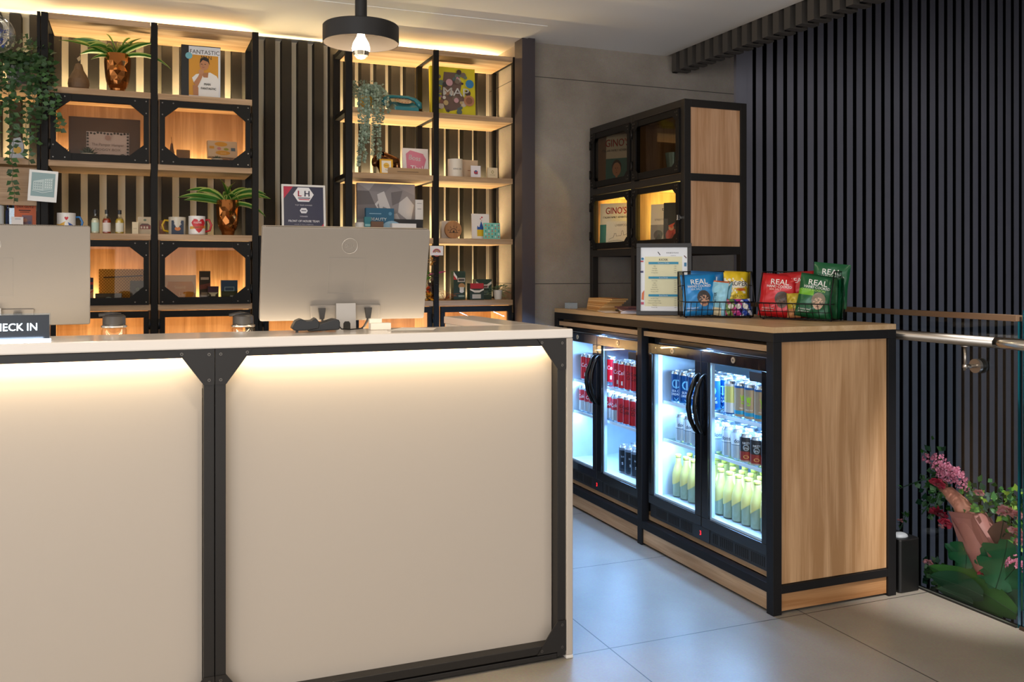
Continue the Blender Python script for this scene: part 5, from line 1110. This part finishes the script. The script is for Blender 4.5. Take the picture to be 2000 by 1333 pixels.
# row 1.487, left bay
Z2 = LV[2]
geo = [('p', [(0, 1), (.3, 1), (.2, .86)], 'A9A3A4'), ('p', [(.3, 1), (.62, 1), (.48, .84), (.2, .86)], '8A8486'), ('p', [(.62, 1), (1, 1), (1, .8), (.78, .9)], '9E989A'), ('p', [(.48, .84), (.30, .62), (.42, .42), (.34, .60)], 'DAD6D6'), ('p', [(.34, .80), (.46, .86), (.58, .52), (.44, .58), (.40, .42)], 'D6D2D2'),
       ('p', [(.86, .78), (.72, .66), (.70, .48), (.92, .30), (.98, .62)], 'CFCBCB'), ('p', [(0, .86), (.2, .86), (.3, .62), (.0, .6)], '6A6466'), ('p', [(.18, .34), (.68, .46), (.76, .30), (.2, .2)], 'C2BDBE'), ('p', [(.0, .6), (.3, .62), (.36, .4), (.0, .34)], '7C7678'), ('p', [(.58, .84), (.78, .88), (.72, .66), (.6, .6)], '767072')]
item('geometric_artwork', 'large grey picture of folded geometric shapes behind the blue sleep box', 'picture', 698, 811, 359, Z2, 5.02, .02, '948E90', geo, .03, side='3A3638')
item('black_box', 'black flat box under the narrow white card on the open shelf', 'box', 768, 826, 429, Z2, 4.955, .05, '1A191B', [], 0)
x, w_, h = sh(811, 826, 391, Z2, 4.97)
flat('small_card', 'narrow white card standing on the black box', 'card', (x, 4.965, Z2 + sh(768, 826, 429, Z2, 4.955)[2] + .0015), w_, h - sh(768, 826, 429, Z2, 4.955)[2], .010, 'DEDAD8', [('r', .2, .80, .6, .02, '6A6A6A'), ('r', .25, .52, .5, .03, '8A8A8A')])
item('sleep_mask_box', 'teal blue box with white BEAUTY SLEEP lettering and a face mask drawing', 'box', 715, 770, 407, Z2, 4.945, .03, '1B5C7E', [('c', .92, .14, .44, '8FB4CC', 1.0), ('c', .86, .22, .07, '1B5C7E', 1.6), ('t', 'BEAUTY', .44, .58, .14, 'E8EEF0', 1, 1.1), ('t', 'SLEEP', .38, .42, .14, 'E8EEF0', 1, 1.1), ('r', .12, .80, .42, .025, '8FB4CC'), ('c', .86, .82, .06, '5A8FB0', 1)], .03)
x, w_, h = sh(694, 711, 435, Z2, 4.915); t = thing('wax_jar', 'small amber jar with a white lid at the left of the blue sleep box', 'jar', (x, 4.915, Z2 + .001)); r = w_ / 2
mb = MB(); mb.lathe([(r * .8, 0), (r, .006), (r, h * .62)], M('D88A1E', .25), n=24); mb.build('jar_body', t)
mb = MB(); mb.lathe([(r * 1.04, h * .62), (r * 1.04, h * .95), (r * .9, h)], M('D8D4D0', .4), n=24); mb.build('lid', t)
item('cream_tube', 'slim teal tube between the amber jar and the brown box', 'tube', 712, 725, 424, Z2, 4.915, .015, '2A7A86', [('r', .1, .55, .8, .1, '8FC0C4'), ('r', .1, .1, .8, .12, '1A4A52')], .02)
item('brown_box', 'small brown box in front of the blue sleep box', 'box', 725, 749, 433, Z2, 4.90, .04, '6A4A34', [('r', .2, .1, .6, .15, '8A6A4A')])
item('white_box', 'flat white box with a grey crest, right of the blue sleep box', 'box', 766, 813, 437, Z2, 4.895, .05, 'E2E0E0', [('c', .5, .5, .2, 'B8B6B8'), ('r', .42, .3, .16, .1, '9A989A')])
# row 1.487, right bay
x, w_, h = sh(863, 886, 432, Z2, 4.97); item('white_case', 'white rounded case behind the wooden sun disc', 'case', 863, 894, 432, Z2, 4.97, .04, 'CFC6B8', [], 0, bev=.006)
x, w_, h = sh(869, 902, 432, Z2, 4.92); t = thing('wooden_disc', 'round wooden disc with a burnt sunrise drawing on the open shelf', 'ornament', (x, 4.92, Z2 + .001)); r = h / 2
mb = MB(); mb.lathe([(r * .97, -.001), (r, .002), (r, .012), (r * .97, .014)], wood('z', 'B98655', '9A6A3E'), (0, 0, r), 36, axis='y'); mb.build('disc', t)
mb = MB(); mb.T = Matrix.Translation((0, -.0014, r)); BR = '2A1A12'
decorate(mb, 2 * r, 2 * r, [('l', [(.24, -.16), (.78, -.16)], .03, BR)] + [('l', [(.5 + .20 * math.cos(math.pi * k / 8), -.14 + .20 * math.sin(math.pi * k / 8)), (.5 + .20 * math.cos(math.pi * (k + 1) / 8), -.14 + .20 * math.sin(math.pi * (k + 1) / 8))], .03, BR) for k in range(8)] + [('c', .5, -.10, .055, BR)] + [('l', [(.5 + .27 * math.cos(a), -.14 + .27 * math.sin(a)), (.5 + .38 * math.cos(a), -.14 + .38 * math.sin(a))], .025, BR) for a in (.35, 1.0, 1.57, 2.15, 2.8)])
mb.build('sunrise_drawing', t, fix=False)
item('print_card', 'white card with a blue and yellow building drawing and red hearts', 'card', 922, 956, 418, Z2, 4.945, .005, 'E4DEDA', [('r', .30, .12, .40, .26, 'D8B01E'), ('r', .30, .38, .40, .10, '1F4F9A'), ('p', [(.42, .46), (.66, .46), (.54, .72)], '1F4F9A'), ('p', [(.30, .48), (.38, .48), (.34, .54)], '1F4F9A'), ('c', .50, .80, .022, 'C8303A', 1.2), ('c', .58, .86, .03, 'C8303A', 1.2), ('c', .56, .74, .014, 'C8303A')], .06)
dots = [('c', .12 + .19 * i, .14 + .18 * j, .045, ['B8605A', 'E8E4D8', '3A7A70', 'D8A060'][(i * 3 + j) % 4], 1.1) for i in range(5) for j in range(5)] + [('r', .08, .22 + .18 * j, .84, .02, '6FB0A4') for j in range(4)]
item('map_card', 'mint green card covered in tiny red icons, right of the building drawing', 'card', 945, 977, 436, Z2, 4.91, .006, '7FC8B8', dots, .05)
# rainbow card stuck to the middle post
a = P(853.5, 490, Y=4.84); flat('rainbow_card', 'small white rounded card with a rainbow stuck on the middle post', 'card', (a.x, 4.8455, P(850, 499, Y=4.84).z), .076, .052, .002, 'E8E4E8', [('c', .5, .30, .42, 'D8705A', 1.1), ('c', .5, .30, .34, '4A4A7A', 1.1), ('c', .5, .30, .26, 'C89A50', 1.1), ('c', .5, .30, .16, '8A4A6A', 1.1), ('c', .5, .30, .09, 'E8E4E8', 1.1), ('r', .05, .0, .9, .30, 'E8E4E8')], bev=.0008)
# row 1.138, right bay
Z3 = LV[1]
item('shaving_box', 'tall dark green shaving brush box with a red and white flash', 'box', 886, 909, 530, Z3, 4.95, .05, '16321F', [('p', [(0, .98), (.0, .72), (.3, .70), (.3, .80)], 'F0ECE8'), ('p', [(0, .86), (.0, .70), (.3, .70)], 'C02A2A'), ('r', .34, .62, .62, .14, 'C8BEB4'), ('r', .40, .65, .50, .08, '4A4440'), ('c', .68, .48, .10, 'B88A5A', 1.2), ('r', .50, .34, .36, .10, 'D8D8D4'), ('c', .68, .30, .06, 'E8E8E8', 1.4), ('r', .40, .10, .5, .06, '8FA090')])
item('shaving_box', 'small red and dark green cream box at the front, with white banner', 'box', 918, 945, 554, Z3, 4.90, .05, '1C2E22', [('r', .02, .68, .96, .32, 'B01E2C'), ('p', [(0, .68), (.3, .58), (.7, .58), (1, .68), (1, .60), (.7, .46), (.3, .46), (0, .60)], 'E4DCD6'), ('r', .32, .44, .38, .14, 'D8D0C8'), ('r', .16, .08, .62, .26, 'B8B4AC')])
item('shaving_box', 'dark green jar box with a pale banner behind the red one', 'box', 930, 960, 546, Z3, 4.955, .06, '1A3524', [('p', [(0, .90), (.3, .74), (.7, .74), (1, .90), (1, .78), (.7, .60), (.3, .60), (0, .78)], 'D8CFC4'), ('r', .22, .56, .58, .16, 'C8BEB4'), ('r', .28, .59, .46, .09, '6A4A44'), ('r', .2, .40, .6, .02, '8FA090'), ('r', .2, .32, .6, .02, '8FA090'), ('r', .2, .24, .6, .02, '8FA090')])
x, w_, h = sh(964, 981, 567, Z3, 4.92); t = thing('potted_plant', 'small white pot of eucalyptus at the right end of the lowest open shelf', 'plant', (x, 4.92, Z3 + .001)); r = w_ / 2
mb = MB(); mb.lathe([(r * .75, 0), (r, h), (r * .9, h), (r * .6, h * .4)], M('C9C4BC', .5), n=20); mb.build('pot', t)
mb = MB(); rnd = random.Random(21)
for az, L, el in ((20, .11, 25), (-10, .10, 5), (-35, .09, -30), (60, .09, 50), (150, .08, 40), (190, .07, 20), (100, .07, 60), (-60, .07, 10), (5, .08, 60), (200, .06, 55)):
    d = Vector((math.cos(math.radians(az)) * math.cos(math.radians(el)), -.25, math.sin(math.radians(el)))); pts = [Vector((0, 0, h)) + d * L * f + Vector((0, 0, -.05 * f * f)) for f in (0, .35, .7, 1)]
    mb.tube(pts, .0009, M('4A5A38', .6), 4)
    for q in pts[1:] + [(pts[1] + pts[2]) / 2, (pts[2] + pts[3]) / 2]:
        for s_ in (-1, 1): small_leaf(mb, q, Vector((s_ * .7, rnd.uniform(-.6, .2), rnd.uniform(-.2, .6))), .020, .009, (M('7E9A74', .5), M('93AC8C', .5), M('5F7D55', .5))[rnd.randrange(3)])
mb.build('foliage', t)
x, _, _ = sh(868, 870, 560, Z3, 4.95); t = thing('dried_twigs', 'tangle of reddish dried twigs left of the tall green box', 'dried plant', (x, 4.95, Z3 + .001)); rnd = random.Random(9); mb = MB()
for k in range(26):
    a = rnd.uniform(-.6, 3.6); L = rnd.uniform(.04, .085); mb.tube([(0, 0, 0), (math.cos(a) * L * .5, rnd.uniform(-.02, .02), abs(math.sin(a)) * L * .7 + .004), (math.cos(a) * L * 1.1, rnd.uniform(-.03, .03), abs(math.sin(a)) * L * .8 + .003)], .0009, M('9A5A34', .7), 4)
mb.build('twigs', t)
# dried flower bouquet left bay
x, _, _ = sh(838, 842, 560, Z3, 4.92); t = thing('dried_bouquet', 'colourful dried flower bouquet half hidden by the right monitor', 'flowers', (x, 4.90, Z3 + .001)); rnd = random.Random(14)
mb = MB(); mb.lathe([(.022, 0), (.030, .03), (.020, .08), (.026, .10)], M('3A2A22', .4), n=16); mb.build('vase', t)
for i, (dx, dz, r, c, nm) in enumerate([(-.005, .22, .022, 'B8863A', 'a'), (.0, .13, .024, '6A5448', 'b'), (-.03, .06, .018, 'C8501E', 'c'), (-.022, .02, .026, 'E09A1A', 'd'), (.01, .09, .020, '8A6A5A', 'e'), (-.03, .14, .022, '4A7A2A', 'f')]):
    mb = MB()
    for k in range(28):
        v = Vector((rnd.gauss(0, 1), rnd.gauss(0, 1), rnd.gauss(0, 1))).normalized(); small_leaf(mb, Vector((dx, -.035, dz)) + v * r * .35, v, r, r * .35, M(c, .7))
    mb.tube([(dx * .3, 0, .09), (dx, -.03, dz)], .0015, M('5A5A34', .7), 4); mb.build('flower_head', t)
mb = MB(); mb.tube([(-.02, -.03, .145), (.03, -.035, .155), (.075, -.03, .162)], [.006, .005, .002], M('B8327A', .6), 6); mb.build('pink_frond', t)

# ---- far-left shelf goods
a = P(57, 392, Y=4.80); t_ = flat('photo_card', 'white bordered card with a building drawing clipped to the left post', 'card', (P(82, 300, Y=4.82).x, 4.815, P(82, 394, Y=4.82).z), .122, .147, .002, 'E2E2E0', [('r', .09, .16, .82, .76, '8AA3A6')] +
    [('p', [(.16, .36), (.16, .64), (.52, .72), (.52, .34)], 'B8C8C8'), ('p', [(.52, .34), (.52, .72), (.84, .78), (.84, .40)], 'A9BCBC')] + [('r', .20 + .075 * i, .40 + .08 * j, .03, .045, '7F989C') for i in range(4) for j in range(3)] + [('r', .57 + .07 * i, .44 + .08 * j, .035, .045, 'D8E2E2') for i in range(4) for j in range(4)] + [('l', [(.14, .34), (.5, .28), (.86, .36)], .012, 'DDE6E6')], .0)
t_.rotation_euler = (0, math.radians(3.5), 0)
Y_ = 4.93
x, w_, h = sh(-30, 42, 378, Z2, 4.99); t = thing('pen_organiser', 'clear acrylic organiser of coloured bottles at the far left behind the orange book', 'organiser', (x, 4.99, Z2 + .001))
mb = MB()
for q in ((-w_ / 2, -.0, 0, w_ / 2, .003, h), (-w_ / 2, .10, 0, w_ / 2, .103, h), (-w_ / 2, .003, 0, -w_ / 2 + .003, .10, h), (w_ / 2 - .003, .003, 0, w_ / 2, .10, h), (-w_ / 2, .0, 0, w_ / 2, .10, .003)): mb.box(*q, glass((.86, .92, .96), .14))
mb.build('acrylic_box', t)
for i, c in enumerate(['2A3A7A', '2A6AA8', '2A8A4A', 'B8B02A', '2A4A9A', '5A8FB0', 'A85A3A']):
    mb = MB(); xx = w_ / 2 - .085 + .022 * (i - 3); mb.lathe([(.008, .006), (.009, .01), (.009, h * .55), (.004, h * .62), (.004, h * .72)], M(c, .25), (xx, .03 + .02 * (i % 2), 0), 12); mb.build('bottle', t)
item('cookery_book', 'orange book with dark title lettering at the far left, above the monitor', 'book', 28, 70, 394, Z2, 4.925, .022, 'D5683A', [('t', 'DEX GUTZ', .5, .80, .11, '5A2A1E', 1, .9), ('r', .2, .70, .55, .03, '2A1A18'), ('r', .25, .65, .45, .02, '2A1A18'), ('c', .28, .42, .10, 'A8503A'), ('r', .35, .22, .48, .34, '8A6A72'), ('r', .3, .08, .4, .03, 'A8442E'), ('c', .5, .4, .06, 'C88A70'), ('c', .7, .32, .05, '5A5A7A')], .10, .06, side='E8E0D8')
item('thin_book', 'pale thin book standing behind the orange book', 'book', 66, 78, 394, Z2, 4.99, .02, 'A9A8A4', [('r', .2, 0, .3, .7, '7A4A44')], .0)
item('small_card', 'small white card with a rainbow arc in front of the orange book', 'card', 22, 45, 424, Z2, 4.885, .003, 'DCD6D4', [('c', .5, .22, .30, 'C87A3A', .9), ('c', .5, .22, .22, '5A4A8A', .9), ('c', .5, .22, .12, 'D8B030', .9), ('r', 0, 0, 1, .22, 'DCD6D4'), ('r', .3, .85, .5, .03, '6A7A9A')], .1)
mug('white mug with a teal ring print at the left edge of the picture', -36, 8, 402, Z2, 4.90, 'CFD6D6', 'CFD6D6', -1, [('t', 'O', .016, .30, .045, '3F8A9A')])
x, w_, h = sh(20, 48, 268, LV[3], 4.93); t = thing('soap_pack', 'white rounded pack with a yellow emblem under the trailing ivy', 'pack', (x, 4.93, LV[3] + .001))
mb = MB(); mb.prism([(-w_ * .5, 0), (w_ * .5, 0), (w_ * .42, h * .7), (w_ * .2, h), (-w_ * .3, h * .92), (-w_ * .5, h * .5)], 0, .03, M('B8BCC4', .4)); mb.build('pack_body', t, .002)
mb = MB(); mb.lathe([(w_ * .28, -.002), (w_ * .28, .0)], M('D8A830', .4), (0, 0, h * .42), 20, axis='y'); mb.build('emblem', t)

# ================================================================ LAMPS
px = P(705, 0, Y=3.4); t = thing('pendant_lamp', 'black round pendant lamp with a bare glowing bulb under the ceiling', 'lamp', (px.x, 3.4, 2.62)); cx = px.x; o = (cx, 3.4, 2.62)
zr = P(704, 79, Y=3.4 - .145).z; R_ = .1425; BB = M('1C1A1A', .5)
zr = 2.163; hh = .066
mb = MB(o); mb.lathe([(R_, zr), (R_, zr + hh - .004), (R_ - .004, zr + hh), (.022, zr + hh + .002), (.022, zr + hh - .002), (R_ - .006, zr + hh - .004), (R_ - .003, zr)], BB, (cx, 3.4, 0), 56, mats=[BB, BB, BB, BB, M('4E463F', .6), M('4E463F', .6)], cap=False); mb.build('lamp_shade', t)
mb = MB(o); mb.lathe([(.0225, zr + hh), (.0225, 2.6195)], BB, (cx, 3.4, 0), 24); mb.build('stem', t)
mb = MB(o); mb.lathe([(.019, zr + hh - .003), (.019, zr + hh - .022), (.017, zr + hh - .030)], M('0E0D0D', .5), (cx, 3.4, 0), 20); mb.build('socket', t)
zb = zr + hh - .030
mb = MB(o); mb.lathe([(.013, zb), (.016, zb - .012), (.029, zb - .035), (.034, zb - .055), (.032, zb - .068)], M((1, .84, .62), .4, 0, 16), (cx, 3.4, 0), 24)
mb.lathe([(.032, zb - .068), (.027, zb - .083), (.015, zb - .093), (.0001, zb - .096)], M('C9C0AC', .08, .85), (cx, 3.4, 0), 24); mb.build('bulb', t)
light('POINT', 'pendant_light', (cx, 3.4, zb - .112), 6, (1, .80, .55), .03)
gx = P(-12, 66, Y=3.55); t = thing('glass_globe_lamp', 'clear glass globe pendant with blue filament cut by the left edge', 'lamp', (gx.x, 3.55, 2.62)); o = (gx.x, 3.55, 2.62)
mb = MB(o); mb.sphere((gx.x, 3.55, gx.z), .066, glass((.93, .94, .93), .16), 28, 18); mb.build('glass_globe', t)
mb = MB(o); mb.tube([(gx.x, 3.55, gx.z + .064), (gx.x, 3.55, 2.6195)], .006, M('B8A07A', .3, .8), 10); mb.build('stem', t)
mb = MB(o); rnd = random.Random(2)
for k in range(46):
    v = Vector((rnd.gauss(0, 1), rnd.gauss(0, 1), rnd.gauss(0, 1))).normalized(); q = Vector((gx.x + .018, 3.55, gx.z - .004)) + v * rnd.uniform(.01, .032); small_leaf(mb, q, v, .016, .006, M('1E3A8A', .3))
mb.build('blue_petals', t)
mb = MB(o)
for k in range(3): mb.tube([(gx.x + (.036 + .006 * k) * math.cos(a * PI / 12), 3.54 - .01 * k, gx.z + .052 * math.sin(a * PI / 12)) for a in range(-11, 12)], .0012, M('D8D0C4', .2, .9), 5)
mb.build('glass_ribs', t)

# ================================================================ FLORAL DISPLAY BEYOND THE GLASS
t = thing('planter_ledge', 'dark ledge along the stairwell side of the balustrade', 'ledge', (3.11, 2.6, -.2)); mb = MB((3.11, 2.6, -.2))
mb.box(3.0005, 1.2, -.40, 3.19, 3.02, -.13, M('15181A', .7)); l_ = mb.build('ledge_body', t)
fd = thing('floral_display', 'pink dress form smothered in roses and large green leaves beyond the glass', 'flower arrangement', (3.12, 2.66, -.129)); O3 = (3.12, 2.66, -.129); FXp = 3.12
def V(u, v, X=FXp): return P(u, v, X=X)
SK = M('D88A72', .5); DR = M('B9736A', .55, noise=.25); rnd = random.Random(31)
mb = MB(O3); a, b = V(1836, 945), V(1876, 985); mb.tube([a, a.lerp(b, .5), b, V(1892, 1010)], [.021, .027, .033, .045], SK, 16); mb.build('arm', fd)
mb = MB(O3); mb.tube([V(1880, 990, 3.13), V(1900, 1020, 3.13), V(1925, 1070, 3.13), V(1945, 1130, 3.13), V(1950, 1180, 3.13)], [.035, .07, .075, .06, .05], DR, 16); mb.build('torso', fd)
mb = MB(O3)
for pts in ([(1852, 1000), (1900, 1005), (1925, 1090), (1905, 1105), (1880, 1055)], [(1856, 1010), (1885, 1060), (1872, 1058)], [(1900, 1010), (1932, 1060), (1938, 1100), (1912, 1085)]):
    vs = [V(u, v, 3.05 + .01 * i) for i, (u, v) in enumerate(pts)]; mb.add(vs + [q + Vector((.006, .003, 0)) for q in vs], [tuple(range(len(vs))), tuple(range(2 * len(vs) - 1, len(vs) - 1, -1))], DR)
mb.build('drape', fd)
def bloom(u, v, X, r, cols, n, kind='rose'):
    c = V(u, v, X); mb = MB(O3)
    for k in range(n):
        f = (k + .5) / n; th = math.acos(1 - 1.75 * f); ph = k * 2.39996; w_ = Vector((-math.sin(th) * math.cos(ph) * .8 - .3 * math.cos(th), math.sin(th) * math.sin(ph) - .75 * math.cos(th), math.sin(th) * math.cos(ph) * .5 + math.cos(th) * .55)).normalized()
        if kind == 'cluster':
            q = c + w_ * r
            for j in range(5):
                a = j * 1.2566 + k; s_ = w_.cross(Vector((0, 0, 1))).normalized(); u2 = s_.cross(w_); small_leaf(mb, q, (s_ * math.cos(a) + u2 * math.sin(a) + w_ * .5), r * .26, r * .11, M(cols[(k + j) % len(cols)], .6), up=w_)
        else: small_leaf(mb, c + w_ * r * .25, w_ + Vector((0, 0, .05)), r * .8, r * (.42 if kind == 'rose' else .16), M(cols[k % len(cols)], .55), up=Vector((rnd.random(), rnd.random(), rnd.random())))
    mb.build('flower_head', fd)
PK = ['D0708C', 'DB8AA0', 'B9586F']; RD = ['9A1E34', 'B52A44', '7A1426']; RS = ['C8304A', 'D9485C', 'A8243C']; LP = ['E0A0A0', 'D88888', 'C87878']
for u, v, r, c, n, k in [(1818, 900, .032, PK, 30, 'cluster'), (1834, 896, .026, PK, 26, 'cluster'), (1842, 916, .040, PK, 44, 'cluster'), (1860, 925, .042, PK, 46, 'cluster'), (1870, 935, .036, PK, 36, 'cluster'), (1848, 932, .035, PK, 36, 'cluster'), (1880, 952, .024, PK, 22, 'cluster'),
                         (1830, 946, .034, RS, 26, 'rose'), (1833, 1004, .040, RD, 70, 'dahlia'), (1846, 1023, .030, RS, 26, 'rose'), (1838, 1030, .014, LP, 12, 'rose'), (1911, 964, .022, LP, 20, 'rose'), (1966, 1000, .034, LP, 30, 'rose'), (1985, 1006, .026, LP, 24, 'rose'), (1956, 1004, .02, LP, 18, 'rose'),
                         (1984, 1040, .030, LP, 26, 'rose'), (1992, 1060, .024, LP, 20, 'rose'), (1990, 1108, .042, PK, 50, 'cluster'), (1917, 1124, .020, RS, 16, 'rose'), (1812, 1100, .022, LP, 18, 'rose'), (1758, 1018, .014, LP, 12, 'rose')]:
    bloom(u, v, 3.065, r, c, n, k)
def big_leaf(u0, v0, u1, v1, X, wd, m, lobes=False, curl=.2):
    a, b = V(u0, v0, X), V(u1, v1, X); d = b - a; L = d.length; d.normalize(); s_ = d.cross(Vector((1, .35, 0))).normalized(); nrm = s_.cross(d); mb = MB(O3); n = 16; rows = []
    for i in range(n + 1):
        f = i / n; w_ = wd * math.sin(PI * min(1, f * .92 + .08)) ** .7
        if lobes: w_ *= .45 + .75 * abs(math.cos(f * PI * 3.0))
        c = a + d * L * f + nrm * curl * L * math.sin(PI * f) * .3; rows.append([c - s_ * w_ + nrm * w_ * .2, c - s_ * w_ * .5 + nrm * w_ * .06, c, c + s_ * w_ * .5 + nrm * w_ * .06, c + s_ * w_ + nrm * w_ * .2])
    vs = [p for r in rows for p in r]; mb.add(vs, [(i * 5 + j, i * 5 + j + 1, i * 5 + j + 6, i * 5 + j + 5) for i in range(n) for j in range(4)], m, True)
    mb.tube([r[2] - nrm * .001 for r in rows], .0014, M('1C3A20', .6), 4); mb.build('leaf', fd)
G1 = M('1E5A34', .45, noise=.2); G2 = M('2C5A1C', .5, noise=.25); G3 = M('5E8A2A', .45); G4 = M('163E24', .5)
for u in range(5): pass
for (u0, v0, u1, v1, X, w_, m, lb) in [(1885, 1120, 1887, 1048, 3.07, .07, G1, True), (1890, 1118, 1845, 1062, 3.08, .035, G1, True), (1888, 1122, 1925, 1078, 3.08, .04, G1, True), (1945, 1150, 1968, 1055, 3.05, .09, G1, True), (1945, 1150, 1920, 1066, 3.06, .06, G1, True), (1948, 1150, 1990, 1100, 3.06, .06, G1, True),
                                       (1985, 1200, 1812, 1106, 3.03, .060, G2, False), (1960, 1195, 1850, 1120, 3.05, .08, G2, False), (1920, 1165, 1815, 1125, 3.02, .05, G4, False), (1990, 1200, 1925, 1130, 3.06, .08, G4, False), (1940, 1100, 1960, 1018, 3.10, .055, M('6A4A3E', .5), False), (1995, 1190, 1975, 1090, 3.08, .05, G4, False),
                                       (1900, 1180, 1830, 1150, 3.03, .03, G4, False)]:
    big_leaf(u0, v0, u1, v1, X, w_, m, lb)
mb = MB(O3)
for k in range(330):
    g = rnd.random()
    if g < .30: u, v = rnd.gauss(1828, 14), rnd.gauss(950, 30)
    elif g < .72: u, v = rnd.uniform(1880, 1995), 985 + rnd.gauss(0, 20)
    elif g < .85: u, v = rnd.uniform(1955, 1998), rnd.uniform(1000, 1160)
    else: u, v = rnd.uniform(1806, 1840), rnd.uniform(1095, 1150)
    m = (G3, G2, M('8FA83A', .45), G4, M('4A7A3A', .5))[rnd.randrange(5)] if u > 1860 else (G2, G4, M('4E7040', .5))[rnd.randrange(3)]
    small_leaf(mb, V(u, v, 3.14 + rnd.uniform(-.04, .04)), Vector((rnd.uniform(-.4, .2), rnd.uniform(-1, 1), rnd.uniform(-.6, .8))), rnd.uniform(.022, .046), rnd.uniform(.008, .015), m, up=Vector((-.7, -.7, rnd.uniform(-.4, .8))))
mb.build('foliage', fd)
mb = MB(O3)
for pts in ([(1830, 930), (1790, 942), (1756, 955)], [(1826, 960), (1815, 985), (1800, 1005)], [(1835, 965), (1822, 1000), (1810, 1012)], [(1758, 1035), (1768, 1010), (1775, 1000)], [(1890, 1015), (1884, 1045), (1880, 1070)], [(1895, 1015), (1898, 1050), (1902, 1072)]):
    q = [V(u, v, 3.08) for u, v in pts]; mb.tube(q, .0022, M('4A6A4E', .6), 5)
    for a, b in zip(q[:-1], q[1:]):
        for k in range(5): small_leaf(mb, a.lerp(b, k / 5), Vector((-.2, rnd.uniform(-1, 1), rnd.uniform(-.6, .6))), .026, .007, G2)
mb.build('stems', fd)
light('SPOT', 'display_fill', (2.6, 1.3, 2.6), 330, (1, .95, .9), .04, (Vector((3.12, 2.62, .35)) - Vector((2.6, 1.3, 2.6))).to_track_quat('-Z', 'Y').to_euler(), spot_size=math.radians(26), spot_blend=.7)  # unseen spot added to brighten the flowers
